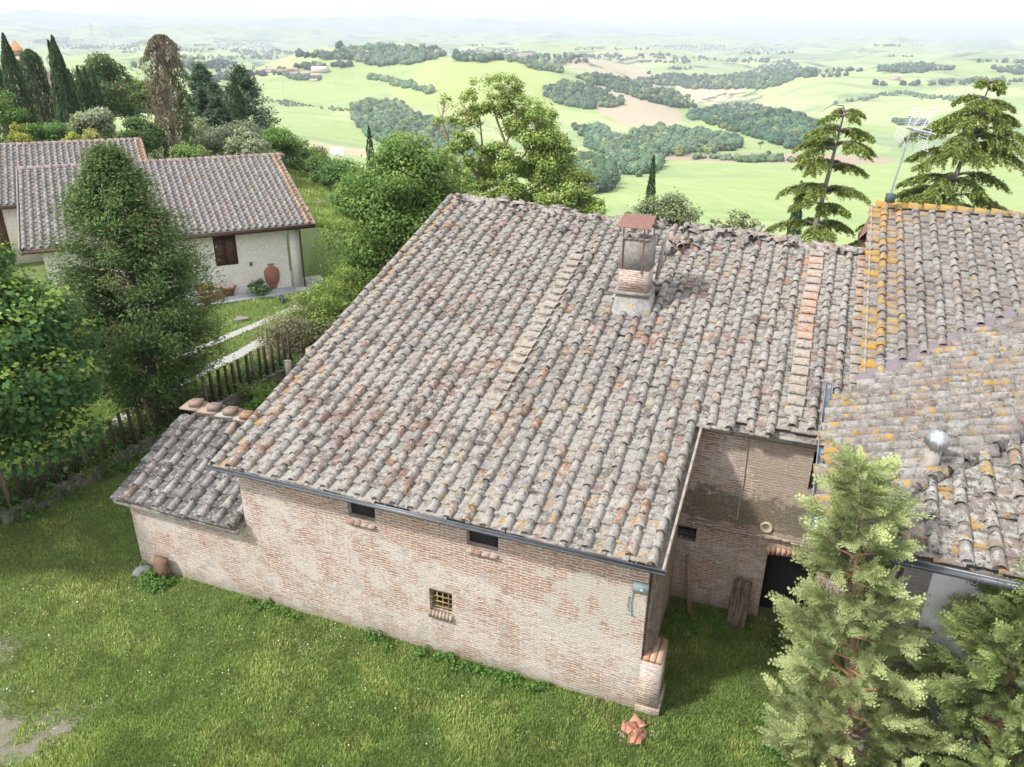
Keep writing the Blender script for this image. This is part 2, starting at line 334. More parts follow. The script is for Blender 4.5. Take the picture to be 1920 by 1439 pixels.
n.col(x); n.bump(n.math('ADD', g3, n.noise(45, 4, .7)), 1., .05); M_LAWN = n.m
# fields beyond
n = NT('fields', .95); gx = n.xyz(n.O)
wv = n.t.nodes.new('ShaderNodeVectorMath'); wv.operation = 'ADD'; wz = n.t.nodes.new('ShaderNodeTexNoise'); wz.inputs['Scale'].default_value = .0016; wz.inputs['Detail'].default_value = 3; n.l(n.O, wz.inputs['Vector'])
ws = n.t.nodes.new('ShaderNodeVectorMath'); ws.operation = 'SCALE'; ws.inputs['Scale'].default_value = 700; n.l(wz.outputs['Color'], ws.inputs[0]); n.l(n.O, wv.inputs[0]); n.l(ws.outputs[0], wv.inputs[1])
vv = n.mapping(wv.outputs[0], (1, 1, 0)); cell = n.xyz(n.vor(.0023, vv, 'Color'))
x = n.mix(n.rng(cell[0], .2, .8), (.225, .30, .105), (.30, .35, .155)); x = n.mix(n.rng(cell[1], .80, .83), x, (.31, .32, .17, 1)); x = n.mix(n.rng(cell[2], .80, .83), x, (.155, .225, .115, 1))
x = n.mix(n.math('MULTIPLY', n.rng(n.noise(.012, 6, .65), .45, .7), .45), x, (.29, .335, .15, 1)); x = n.mix(n.math('MULTIPLY', n.rng(n.noise(.0055, 5, .6, n.mapping(n.O, (.45, 1.7, 0)), .6), .50, .60), .65), x, (.15, .235, .095, 1)); x = n.mix(n.math('MULTIPLY', n.rng(n.noise(.06, 3, .6, n.mapping(wv.outputs[0], (2.6, .25, 0))), .45, .65), .22), x, (.36, .37, .20, 1))  # stretched dark green bands paint slope shading and cloud shadow into the fields
x = n.mix(n.math('MULTIPLY', n.rng(n.noise(.05, 7, .7), .5, .75), .35), x, (.12, .19, .045, 1))
def spot(px, py, a, b, colr, x, n=n, gx=gx, rim=.12):
    p = on_ground(px, py); dx = n.math('DIVIDE', n.math('SUBTRACT', gx[0], float(p[0])), a); dy = n.math('DIVIDE', n.math('SUBTRACT', gx[1], float(p[1])), b)
    r = n.math('ADD', n.math('SQRT', n.math('ADD', n.math('MULTIPLY', dx, dx), n.math('MULTIPLY', dy, dy))), n.math('MULTIPLY', n.noise(.012, 4, .6), .8))
    return n.mix(n.rng(r, 1.4, 1.4-rim), x, colr+(1,))
x = spot(680, 285, 42, 90, (.36, .32, .21), x); x = spot(1190, 185, 75, 290, (.335, .285, .20), x); x = spot(1150, 130, 150, 330, (.34, .30, .21), x)
x = spot(1330, 176, 90, 110, (.47, .38, .26), x); x = spot(1450, 297, 95, 42, (.29, .22, .17), x); x = spot(900, 150, 170, 300, (.27, .33, .11), x)
# scattered hedges and thickets too far off to tell apart
x = n.mix(n.math('MULTIPLY', n.rng(n.noise(.0042, 9, .72, n.mapping(n.O, (1, 1.6, 0))), .565, .585), n.rng(gx[1], 1500, 2400)), x, (.06, .105, .05, 1))
n.col(x); M_FIELD = n.m
lawn = tag(ground_sheet('lawn', .5, 150, 170, -1.3, 1.3, 220, M_LAWN), kind='structure')
hills = tag(ground_sheet('hills', 150, 40000, 420, -1.0, 1.0, 560, M_FIELD), kind='structure')
# ------------------------------------------------------------------ tiles
def orth(a, m): return np.cross(a, m)
def place(mb, tmpl, faces, pos, ax, ay, az, tint, sc=None):
    """instances of a template at pos with per instance frames, all in one mesh"""
    N = len(pos); T = np.asarray(tmpl, float)
    if sc is None: sc = np.ones((N, 3))
    V = pos[:, None, :]+(T[None, :, 0:1]*sc[:, None, 0:1])*ax[:, None, :]+(T[None, :, 1:2]*sc[:, None, 1:2])*ay[:, None, :]+(T[None, :, 2:3]*sc[:, None, 2:3])*az[:, None, :]
    F = (np.asarray(faces)[None]+(np.arange(N)*len(T))[:, None, None]).reshape(-1, np.asarray(faces).shape[1])
    mb.add(V.reshape(-1, 3), F, np.repeat(tint, len(T), 0))
def coppo_template(r0, r1, L, th=.016, n=7):
    V = []; F = []
    for k, (y, r) in enumerate(((0, r0), (L, r1))):
        for rr in (r, r-th):
            for i in range(n):
                a = pi*i/(n-1); V.append((rr*cos(a), y, rr*sin(a)*1.22))
    def q(b0, b1, fl):
        for i in range(n-1): F.append((b0+i, b0+i+1, b1+i+1, b1+i) if not fl else (b0+i, b1+i, b1+i+1, b0+i+1))
    q(0, 2*n, True); q(n, 3*n, False); q(0, n, False); q(2*n, 3*n, True)
    return V, F
COP = coppo_template(.108, .082, .45)
COPD = coppo_template(.128, .110, .50)
COPV = coppo_template(.10, .09, .44, n=5)
def pan_template(w, L, th=.055):
    V = []; xs = (-.5*w, -.2*w, .2*w, .5*w); hs = (-.01, 0, 0, -.01)
    for y, h in ((0, .066), (L, .002)):
        for x_, e in zip(xs, hs): V.append((x_, y, h+e))
    for x_, e in zip(xs, hs): V.append((x_, 0, .066+e-th))
    F = [(i, i+1, i+5, i+4) for i in range(3)]+[(i+8, i+9, i+1, i) for i in range(3)]
    return V, F
def pal(N, w, loc=None):
    P = .74*np.array([(.225, .21, .195), (.29, .27, .255), (.255, .185, .155), (.225, .14, .108), (.30, .165, .105), (.13, .112, .102), (.29, .235, .18)])
    w = np.asarray(w, float)
    if w.ndim == 1: w = np.tile(w, (N, 1))
    cs = np.cumsum(w/w.sum(1, keepdims=True), 1); k = (RS.rand(N)[:, None] > cs).sum(1).clip(0, len(P)-1)
    return P[k]*(1+RS.normal(0, .10, (N, 1)))*(1+RS.normal(0, .02, (N, 3)))
FLH = .07
def tile_roof(parent, mat, O, a, m, inside, srange, trange, tintf, sp=.405, row=.352, decks=(), flat=lambda s, t: False, name='roof', cop=COP, sag=None, jit=1., label=None, raise_=0., stag=0.):
    O, a, m = map(lambda q: np.array(q, float), (O, a, m)); a /= np.linalg.norm(a); m /= np.linalg.norm(m); nn = np.cross(a, m); nn /= np.linalg.norm(nn)
    if nn[2] < 0: nn = -nn
    mb = MB(); i0 = math.floor(srange[0]/sp)-1; i1 = math.ceil(srange[1]/sp)+1; j1 = math.ceil((trange[1]-trange[0])/row)+1
    jc, ic = np.meshgrid(np.arange(j1), np.arange(i0, i1), indexing='ij'); jc = jc.ravel(); ic = ic.ravel()
    S = lambda s, t: (sag(s, t) if sag is not None else 0*s)
    for kind in (0, 1):
        s = srange[0]+(ic-i0-1+(.5 if kind == 0 else 0))*sp; t = trange[0]+jc*row+((.03 if kind else 0))
        t = t+stag*row*np.array([_lat[int(q_) % 256, 7]-.5 for q_ in ic])
        wob = (fbm(s/.9+3, t/2.6+7, 3)-.5)*.10*jit
        s = s+wob+RS.normal(0, .006, len(s))*jit; t = t+RS.normal(0, .022, len(t))*jit
        ok = np.array([bool(inside(p, q+.12)) for p, q in zip(s, t)])
        fl = np.array([bool(flat(p, q)) for p, q in zip(s, t)])
        s, t, fl = s[ok], t[ok], fl[ok]; N = len(s)
        if N == 0: continue
        tint = tintf(s, t, kind, fl)
        pos = O+a*s[:, None]+m*t[:, None]+nn*(S(s, t)+raise_+RS.normal(0, .004, N)*jit)[:, None]
        ang = RS.normal(0, .028, N)*jit; tip = RS.normal(0, .018, N)*jit+.03
        ax = a*np.cos(ang)[:, None]+m*np.sin(ang)[:, None]; ay = -a*np.sin(ang)[:, None]+m*np.cos(ang)[:, None]
        ay2 = ay-nn*tip[:, None]*(.6 if kind else .35); az = np.cross(ax, ay2); az *= np.sign((az@nn))[:, None]
        if kind == 0:
            T, F = pan_template(sp*1.0, row*1.22); place(mb, T, F, pos, ax, ay2, az, tint)
        else:
            c = ~fl; sc = 1+RS.normal(0, .04, (N, 3))*jit; sc[:, 1] = 1
            place(mb, cop[0], cop[1], (pos+nn*.034)[c], ax[c], ay2[c], az[c], tint[c], sc[c])
            if fl.any():
                T, F = pan_template(.36, row*1.15, .035); place(mb, T, F, (pos+nn*FLH)[fl], ax[fl], ay2[fl], az[fl], tint[fl])
                mb2 = [O+a*(p)+m*(q+row/2)+nn*.045 for p, q in zip(s[fl], t[fl])]
                for c_ in mb2: mb.obox(c_, a*.10, m*row*.5, nn*.04, (.15, .13, .12, 0))
    for dk in decks:
        P = [O+a*p+m*q for p, q in dk]; Vd = [p-nn*.09 for p in P]+[p-nn*.19 for p in P]; k = len(P)
        mb.add(Vd, [tuple(range(k))], (.17, .145, .125, 0)); mb.add(Vd, [tuple(range(2*k-1, k-1, -1))], (.17, .145, .125, 0))
        mb.add(Vd, [(i, (i+1) % k, k+(i+1) % k, k+i) for i in range(k)], (.3, .26, .22, .0))
    return mb.build(name, mat, parent, label=label)
def ridge_row(mb, P0, P1, tintf, step=.38, scale=1.25, mess=0., up=(0, 0, 1)):
    P0, P1 = np.array(P0, float), np.array(P1, float); Ld = np.linalg.norm(P1-P0); d = (P1-P0)/Ld; N = int(Ld/step)+1
    q = np.arange(N)*step; pos = P0+d*q[:, None]; upv = np.array(up, float); side = np.cross(d, upv); side /= np.linalg.norm(side)
    ang = RS.normal(0, .03+mess, N); rol = RS.normal(0, .02+mess*.7, N); tp = RS.normal(.0, .02+mess*.35, N)
    ay = d*np.cos(ang)[:, None]+side*np.sin(ang)[:, None]-upv*(.05+tp)[:, None]
    ax0 = np.cross(ay, upv); ax0 /= np.linalg.norm(ax0, axis=1)[:, None]; ax = ax0*np.cos(rol)[:, None]+upv*np.sin(rol)[:, None]
    az = np.cross(ax, ay); az *= np.sign(az@upv)[:, None]
    pos = pos+upv*(RS.rand(N)*mess*.12)[:, None]+side*RS.normal(0, mess*.18, N)[:, None]
    sc = np.ones((N, 3))*scale; sc[:, 1] = 1.05
    place(mb, COP[0], COP[1], pos, ax, ay, az, tintf(N), sc)
def wall(mb, O, du, Lw, Hw, th, holes=(), c=(.5, .4, .35, 0), back=True):
    """wall front face from O along du (horizontal unit), inward = to the left-hand normal given by th vector; holes = (u0,u1,z0,z1)"""
    O = np.array(O, float); du = np.array(du, float); th = np.array(th, float)
    us = sorted({0, Lw, *[h[0] for h in holes], *[h[1] for h in holes]}); zs = sorted({0, Hw, *[h[2] for h in holes], *[h[3] for h in holes]})
    P = lambda u_, z_, k=0: O+du*u_+np.array((0, 0, z_))+th*k
    for i in range(len(us)-1):
        for j in range(len(zs)-1):
            cu, cz = (us[i]+us[i+1])/2, (zs[j]+zs[j+1])/2
            if any(h[0] < cu < h[1] and h[2] < cz < h[3] for h in holes): continue
            q = [P(us[i], zs[j]), P(us[i+1], zs[j]), P(us[i+1], zs[j+1]), P(us[i], zs[j+1])]; mb.add(q, [(0, 1, 2, 3)], c)
            if back: mb.add([p+th for p in q], [(3, 2, 1, 0)], c)
    for h in holes:
        a_, b_, e, f = h; q = [P(a_, e), P(b_, e), P(b_, f), P(a_, f)]; r = [p+th for p in q]
        mb.add(q+r, [(0, 4, 5, 1), (1, 5, 6, 2), (2, 6, 7, 3), (3, 7, 4, 0)], c)
    q = [P(0, 0), P(Lw, 0), P(Lw, Hw), P(0, Hw)]; r = [p+th for p in q]
    mb.add(q+r, [(1, 5, 6, 2), (2, 6, 7, 3), (3, 7, 4, 0)], c)
# ------------------------------------------------------------------ the old brick barn
BO = np.array([-6.60423459, 14.95623769]); BROT = math.atan2(-0.35550941, 0.9346727)
BU = np.array([cos(BROT), sin(BROT), 0]); BV = np.array([-sin(BROT), cos(BROT), 0])
def bw(u, v, z=0.): return np.array([BO[0], BO[1], 0])+BU*u+BV*v+np.array([0, 0, z])      # barn frame to world
SL = radians(16.5); cS, sS = cos(SL), sin(SL); ZG = 3.80
barn = thing('brick_barn', 'long old brick barn under the large lichen-grey tiled roof in the middle', 'barn', (BO[0], BO[1], 0), BROT)
mb = MB()
wall(mb, (-3.2, .35, -.15), (1, 0, 0), 3.56, 2.2, (0, .4, 0))                   # low front that closes the lean-to bay
wall(mb, (.36, .35, -.15), (1, 0, 0), 9.34, 3.86, (0, .4, 0), [(2.83, 3.50, 3.22, 3.72), (5.62, 6.31, 3.22, 3.72), (4.71, 5.25, 1.28, 1.86)])
mb.build('wall', M_FRONT, barn, uv=True, label='pale limewashed front wall with a redder band under the eaves')
mb = MB()
wall(mb, (.362, 12.5, -.5), (0, -1, 0), 12.11, 4.30, (.4, 0, 0))
for i in range(12):                                                              # gable rises with the roof
    v0 = .37+i*1.0125; mb.box(.362, .76, v0, v0+1.0125, 3.7, ZG-.2+v0*tan(SL))
wall(mb, (9.70, .36, -.15), (0, 1, 0), 3.8, 3.9, (-.4, 0, 0))
mb.box(9.3, 9.69, .36, 2.2, 3.7, 3.95); mb.box(9.3, 9.69, 2.2, 4.1, 3.7, 4.4)
mb.box(.4, 13.2, 12.1, 12.5, -1.5, 6.9)
mb.build('side_wall', M_BRICK, barn, uv=True)
mb = MB()
wall(mb, (9.30, 4.15, -.15), (1, 0, 0), 4.2, 4.85, (0, .45, 0), [(2.45, 3.55, .0, 2.03), (3.03, 3.26, 3.80, 4.74), (.26, .83, 1.86, 2.24)])
mb.build('courtyard_wall', M_COURT, barn, uv=True, label='mossy brick and render wall with a dark doorway at the courtyard')
mb = MB(); mb.box(9.75, 13.4, 4.09, 4.35, 4.66, 4.86); mb.build('lintel_band', M_CEM, barn)
mb = MB(); mb.box(9.98, 13.3, 4.06, 4.149, 2.30, 2.34)
for i in range(18): mb.obox((10.0+i*.19, 4.10, 2.28+random.uniform(-.02, .03)), (.09, 0, random.uniform(-.01, .01)), (0, .05, .0), (0, 0, .03), (.2, .17, .1))
mb.build('ledge', M_COURT, barn, uv=True)
mb = MB(); mb.tube([(10.98, 4.135, 2.55), (11.0, 4.135, 3.6), (10.97, 4.135, 4.64)], .018, 6); mb.build('cable', mat_plain('pale_cable', (.35, .33, .3)), barn)
# courtyard opening details: rubble ring of an old socket in the wall
mb = MB(); mb.lathe([(.06, 0), (.10, .02), (.14, .045), (.15, .0)], 9, (.42, .37, .26), (0, 0, 0)); o = mb.build('wall_socket', M_TINT, barn); o.location = (11.63, 4.15, 2.50); o.rotation_euler = (radians(90), 0, 0)
# window furniture
def sill_bricks(parent, u0, u1, z, n=4):
    mb = MB(); w = (u1-u0)/n
    for i in range(n):
        c = random.choice([(.29, .19, .155), (.33, .25, .21), (.26, .16, .12)]); cx = u0+w*(i+.5)
        mb.obox((cx, .42, z-.10), (w*.46, 0, 0), (.0, .15, .03), (0, -.01, .03), c)
    return mb.build('sill', M_TINT, parent)
for (u0, u1, lab) in ((3.19, 3.86, 'left vent opening under the gutter'), (5.98, 6.67, 'right vent opening under the gutter')):
    mb = MB(); mb.box(u0-.02, u1+.02, .49, .51, 2.9, 3.7); w = mb.build('vent_window', M_DARKV, barn, label=lab); sill_bricks(w, u0, u1, 3.08)
mb = MB(); mb.box(5.05, 5.63, .60, .62, 1.1, 1.72); w = mb.build('window', M_DARKV, barn, label='small window with a rusty yellow grille')
mb = MB()
for i in range(3): mb.box(5.07+.135*(i+1)-.013, 5.07+.135*(i+1)+.013, .45, .475, 1.13, 1.71)
for i in range(4): mb.box(5.07, 5.61, .435, .46, 1.20+.135*i-.011, 1.20+.135*i+.011)
mb.build('grille', mat_plain('ochre_iron', (.36, .26, .10), .7, .5, 14), w)
mb = MB()
for i in range(7): mb.obox((5.09+i*.083, .345, 1.06), (.033, 0, 0), (0, .06, 0), (0, 0, .075), random.choice([(.30, .23, .17), (.26, .19, .14), (.32, .28, .22)]))
mb.build('sill', M_TINT, w)
mb = MB(); mb.box(9.54, 10.13, 4.58, 4.595, 1.7, 2.1); w = mb.build('window', M_DARKV, barn, label='barred low window beside the timber post')
mb = MB()
for i in range(5): mb.box(9.62+i*.11, 9.635+i*.11, 4.22, 4.235, 1.71, 2.09)
for i in range(3): mb.box(9.55, 10.13, 4.205, 4.22, 1.78+i*.12, 1.795+i*.12)
mb.build('grille', M_GUT, w)
mb = MB(); mb.box(12.33, 12.56, 4.52, 4.535, 3.65, 4.59); w = mb.build('window', M_DARKV, barn, label='narrow upper window beside the annex gutter')
mb = MB(); mb.box(12.34, 12.555, 4.3, 4.33, 3.66, 3.98); mb.box(12.34, 12.555, 4.3, 4.33, 4.01, 4.22); mb.box(12.335, 12.56, 4.26, 4.3, 3.98, 4.01); mb.build('shutter', mat_plain('grey_board', (.15, .145, .14)), w)
mb = MB(); mb.box(11.77, 12.83, 4.59, 4.605, -.1, 1.9); dr = mb.build('doorway', M_DARKV, barn)
mb = MB()
for i in range(11): a_ = -1+i*.2; mb.obox((12.3+a_*.55, 4.13, 1.97-.05*a_*a_), (.045, 0, 0), (0, .04, 0), (0.0, 0, .085), random.choice([(.38, .2, .13), (.44, .28, .2), (.36, .17, .11)]))
mb.build('brick_arch', M_TINT, dr)
# corner post and buttress
mb = MB(); R_ = random.Random(3)
for i in range(5): a_ = i*.055; mb.tube([(9.74+a_*.6, .52+a_*1.3, 1.2), (9.76+a_*.6+R_.uniform(-.01, .01), .52+a_*1.4, 2.4), (9.80+a_*.6, .52+a_*1.5, 3.72)], [.05, .052, .055], 7, (.20, .15, .125))
mb.build('corner_post', M_WOOD, barn)
mb = MB(); mb.box(9.7, 10.11, .352, 1.05, -.1, 1.30); mb.box(9.68, 10.16, .30, 1.1, -.1, .16)
mb.build('buttress', M_FRONT, barn, uv=True)
mb = MB()
for i in range(3): mb.obox((9.80+i*.125, .70, 1.345+.0*i), (.055, 0, -.012), (0, .34, .0), (0, 0, .035), [(.42, .22, .12), (.40, .27, .19), (.36, .24, .17)][i])
mb.build('brick_coping', M_TINT, barn)
mb = MB(); mb.box(9.42, 9.72, .315, .345, 2.93, 3.17); mb.tube([(9.60, .31, 3.03), (9.60, .27, 3.05)], .03, 8); mb.tube([(9.44, .33, 2.93), (9.40, .32, 2.7), (9.42, .32, 2.45)], .013, 6); mb.tube([(9.36, .33, 2.8), (9.34, .32, 2.6), (9.40, .32, 2.42)], .01, 6); mb.tube([(9.36, .31, 2.42), (9.44, .31, 2.40)], .025, 6)
mb.build('cable_box', mat_plain('blue_grey_metal', (.30, .36, .37), .6, .3, 9), barn)
# main roof
m_up = (0, cS, sS)
def ridge_t(s): return np.interp(s, [-.2, 6, 13.4], [13.02, 12.37, 11.62])
def in_main(s, t):
    lo = 0.0 if s < 9.93 else 3.95+(s-9.93)*.06
    if t > ridge_t(s)-.02 or t < lo-.02 or s < -.05 or s > 13.28: return False
    if 7.2 < s < 7.95 and 7.75 < t < 8.75: return False
    if s > 13.16 and t < 6.2: return False
    return not (12.66 < s and t < 5.6 and False)
def flat_main(s, t):
    return (abs(s-11.76) < .16 and t > 4.3) or (12.95 < s < 13.12 and t > 5.4) or (abs(s-(5.24)) < .16 and 2.9 < t < 10.1)
def tint_main(s, t, kind, fl):
    N = len(s); q = fbm(s/2.2+2, t/2.4+1, 3); w = np.tile(np.array([5, 2.8, 1.7, .7, .22, 1.2, .7]), (N, 1))
    bare = np.clip(1-np.hypot((s-2.3)/3.6, (t-2.2)/2.6), 0, 1)+np.clip(1-np.hypot((s-4.3)/1.2, (t-4.1)/1.2), 0, 1)*.8
    w[:, 2] += bare*5; w[:, 3] += bare*3.5; w[:, 4] += bare*.6; w[:, 5] += bare*1.5; w[:, 0] *= (1-bare*.6).clip(0.1, 1); w[:, 1] += (t < 3)*(s > 5)*3
    right = (s > 8)*(t > 6); w[:, 4] += right*.35; w[:, 3] += right*.3; w[:, 6] += right*.4
    c = pal(N, w)
    newf = fl & (((s > 12.8) & (t > 8.4)) | ((abs(s-11.76) < .2) & (t > 7.4))); c[newf] = np.array((.37, .20, .13))*(1+RS.normal(0, .12, (newf.sum(), 1)))
    old = fl & ~newf; c[old] = np.array((.27, .225, .185))*(1+RS.normal(0, .1, (old.sum(), 1)))
    al = np.full(N, .08)+.09*((s > 4.5) & (t < 6))+.6*np.clip(1-s/.42, 0, 1)*(kind == 0)+RS.rand(N)*.2+.06*(t < 1.3)
    edge = (s < .3) & (kind == 0); c[edge] = c[edge]*.5+np.array((.36, .23, .07))*.5*np.clip((t[edge, None]-2)/6, 0, 1)+c[edge]*.5*(1-np.clip((t[edge, None]-2)/6, 0, 1))
    return np.hstack([c, al[:, None]])
sag = lambda s, t: .03-.04*np.sin(np.clip(t/13, 0, 1)*pi)*np.sin(np.clip(s/13, 0, 1)*pi)+(fbm(s/2.5, t/2.5, 2)-.5)*.05
roof = tile_roof(barn, T_MAIN, (0, 0, ZG), (1, 0, 0), m_up, in_main, (0.06, 13.2), (0.0, 13.2), tint_main, flat=flat_main, sag=sag,
    decks=[[(0, .06), (9.95, .06), (9.95, 4), (0, 4)], [(0, 4.0), (13.2, 4.05), (13.2, 11.6), (6, 12.4), (0, 13.0)]])
# loose ridge tiles, left as pattern of the ridge part
mb = MB(); RT = lambda s: np.array((s, ridge_t(s)*cS, ZG+ridge_t(s)*sS))
def tint_ridge(N): return np.hstack([pal(N, [2.4, 1.6, 2.6, 1.6, .5, .7, 1]), np.full((N, 1), .2)])
mb2pts = [0.02, 2.2, 4.4, 6.6]
for a_, b_ in zip(mb2pts[:-1], mb2pts[1:]): ridge_row(mb, RT(a_)+np.array((0, .05, .02)), RT(b_)+np.array((0, .05, .02)), tint_ridge, .32, 1.1, .22)
for k in range(46):      # shards laid across the ridge and heaps of spare coppi
    s0 = random.uniform(.2, 6.9); p = RT(s0)+np.array((0, random.uniform(-.02, .2), .06+random.random()*.07))
    ridge_row(mb, p, p+np.array((random.uniform(.1, .3), random.uniform(-.2, .2), 0)), tint_ridge, .5, random.uniform(.6, .85), .5)
for k in range(95):
    s0 = 8.0+5.15*(k/95)+random.uniform(-.05, .05); p = RT(s0)+np.array((0, random.uniform(.02, .22), .02+random.random()*.10))
    dd = np.array((random.uniform(.5, 1), random.uniform(-.7, .5), random.uniform(-.25, .25)))
    ridge_row(mb, p, p+dd*.1, tint_ridge, .5, random.uniform(.75, 1.05), .5)
for k in range(14):
    p = RT(7.0+random.uniform(-.3, .2)-.1)+np.array((0, random.uniform(-.1, .15), .05+random.random()*.14)); ridge_row(mb, p, p+np.array((.1, random.uniform(-.1, .1), 0)), tint_ridge, .5, .9, .5)
heap = MB()
for k in range(9):       # tiles heaped by the chimney
    p = np.array((8.35+random.uniform(-.3, .3), 0, 0))+RT(0)*0; p = np.array((8.2+random.uniform(-.22, .3), 11.0*cS+random.uniform(-.3, .3), 0)); p[2] = ZG+p[1]*tan(SL)+.12+random.random()*.1
    ridge_row(heap, p, p+np.array((random.uniform(-.1, .1), .1, .02)), tint_ridge, .5, 1.0, .5)
mb.build('ridge_tiles', T_MAIN, barn)
o = heap.build('spare_tile_heap', T_MAIN); o.location = (BO[0], BO[1], 0); o.rotation_euler = (0, 0, BROT); tag(o, 'loose heap of spare roof tiles lying just right of the chimney', 'tiles')
mb = MB()      # cement fillet under the ridge
for i in range(26):
    s0 = 0.0+i*.51; p = RT(s0)+np.array((.25, -.05, -.02)); w = .07 if s0 < 7 else .24
    mb.obox(p+np.array((0, -w*.4, .0)), (.262, -.026*.5, -.008), np.array((0, cS, sS))*w, np.array((0, -sS, cS))*.045, (.4, .37, .33))
mb.build('ridge_mortar', M_MORT, barn)
mb = MB(); mb.add([(0, 12.45, 7.42), (13.2, 11.2, 7.0), (13.2, 16.2, 5.3), (0, 17.6, 5.6)], [(0, 1, 2, 3)], (.4, .35, .33)); mb.add([(0, 12.45, 7.3), (13.2, 11.2, 6.9), (13.2, 16.2, 5.2), (0, 17.6, 5.5)], [(3, 2, 1, 0)], (.4, .35, .33))
mb.build('rear_roof_slope', T_MAIN, barn)
mb = MB()      # mortared verge strip along the left edge and the right step
for i in range(37):
    t0 = i*.352+.17; mb.obox((-.065, t0*cS, ZG+t0*sS+.02), (.03, 0, 0), np.array((0, cS, sS))*.17, np.array((0, -sS, cS))*.035, (.30, .26, .19) if i < 16 else (.32, .23, .10))
mb.build('verge_mortar', mat_tint('verge_mortar'), barn); mb = MB()
for i in range(11):
    t0 = i*.352+.17; mb.obox((10.0, t0*cS, ZG+t0*sS+.0), (.025, 0, 0), np.array((0, cS, sS))*.17, np.array((0, -sS, cS))*.05, (.30, .27, .23))
mb.build('verge_mortar', D.materials['verge_mortar'], barn)
def gutter(parent, P0, P1, r=.07, mat=None, name='gutter', brackets=8, rim=True):
    P0, P1 = np.array(P0, float), np.array(P1, float); d = P1-P0; Ld = np.linalg.norm(d); d /= Ld; side = np.cross(d, (0, 0, 1)); side /= np.linalg.norm(side); up = np.array((0, 0, 1.))
    mb = MB(); n = 9; V = []
    for P in (P0, P1):
        for rr in (r, r-.012):
            for i in range(n): a_ = pi+pi*i/(n-1); V.append(P+side*rr*cos(a_)+up*rr*sin(a_))
    F = [(i, i+1, 2*n+i+1, 2*n+i) for i in range(n-1)]+[(n+i, 3*n+i, 3*n+i+1, n+i+1) for i in range(n-1)]+[(i, n+i, n+i+1, i+1) for i in range(n-1)]+[(2*n+i, 2*n+i+1, 3*n+i+1, 3*n+i) for i in range(n-1)]
    F += [(0, 2*n, 3*n, n), (n-1, 2*n-1, 4*n-1, 3*n-1)]
    mb.add(V, F); mb.tube([P0+side*r, P1+side*r], .011, 6); mb.tube([P0-side*r, P1-side*r], .011, 6)
    g = mb.build(name, mat or M_GUT, parent, smooth=False)
    for i in range(brackets):
        b = MB(); P = P0+d*(Ld*(i+.5)/brackets); b.tube([P+side*(r+.015)+up*.012, P+side*.05-up*(r+.012), P-up*(r+.016), P-side*.05-up*(r+.01), P-side*(r+.01)+up*.03], .009, 5)
        b.build('bracket', M_ZINC, g)
    return g
gutter(barn, (-.10, -.09, ZG+.04), (10.06, -.09, ZG+.025), .060)
# chimney
CV = 7.45; ch = MB(); zb = lambda v: ZG+v*tan(SL)
ch.add([(7.0, CV-.25, zb(CV-.25)-.1), (8.08, CV-.25, zb(CV-.25)-.1), (8.02, CV+.75, zb(CV+.75)-.1), (7.06, CV+.75, zb(CV+.75)-.1),
        (7.10, CV-.04, 6.50), (7.98, CV-.04, 6.50), (7.95, CV+.66, 6.50), (7.12, CV+.66, 6.50)], [(0, 1, 5, 4), (1, 2, 6, 5), (2, 3, 7, 6), (3, 0, 4, 7), (4, 5, 6, 7)], (.44, .42, .40))
n = NT('chimney_render', .95); x = n.mix(n.rng(n.noise(5, 7, .7), .4, .62), (.20, .195, .185), (.27, .27, .275)); x = n.mix(n.rng(n.noise(3.3, 5, .7), .54, .62), x, (.32, .23, .08, 1)); x = n.mix(n.rng(n.noise(14, 6, .7), .56, .62), x, (.14, .135, .125, 1)); n.col(x); n.bump(n.noise(20, 6), .6, .02)
chim = ch.build('chimney', n.m, barn)
mb = MB(); mb.box(7.04, 7.98, CV-.12, CV+.7, 6.50, 6.57); mb.build('ledge', M_CEM, chim)
mb = MB(); x0, x1, y0, y1 = 7.14, 7.90, CV-.02, CV+.60
def ring(mb, x0, x1, y0, y1, z0, z1, t, c=(.4, .3, .25)):
    mb.box(x0, x1, y0, y0+t, z0, z1, c); mb.box(x0, x1, y1-t, y1, z0, z1, c); mb.box(x0, x0+t, y0+t, y1-t, z0, z1, c); mb.box(x1-t, x1, y0+t, y1-t, z0, z1, c)
ring(mb, x0, x1, y0, y1, 6.57, 7.16, .15); mb.build('brick_shaft', mat_brick('chimney_brick', .55), chim, uv=True)
mb = MB(); ring(mb, x0-.015, x1+.015, y0-.015, y1+.015, 7.16, 7.94, .13)
for k in range(5): mb.obox((7.25+k*.14, y0+.01, 7.95), (.065, 0, .01), (0, .06, 0), (0, 0, random.uniform(.015, .03)))
mb.build('cement_shaft', M_CEM, chim)
mb = MB(); mb.box(x0+.1, x1-.1, y0+.1, y1-.1, 7.0, 7.3); mb.build('flue_dark', M_DARKV, chim)
for (px_, py_, zb_) in ((7.20, CV-.05, 7.2), (7.72, CV-.05, 7.05), (7.26, CV+.6, 7.7), (7.84, CV+.6, 7.7)):
    mb = MB(); mb.tube([(px_, py_, zb_), (px_, py_, 8.32)], .018, 6); mb.build('cap_leg', M_RUST, chim)
mb = MB(); xa, xb = 7.04, 7.90; ya, ym, yb = CV-.22, CV+.25, CV+.75; zl, zt = 8.26, 8.50
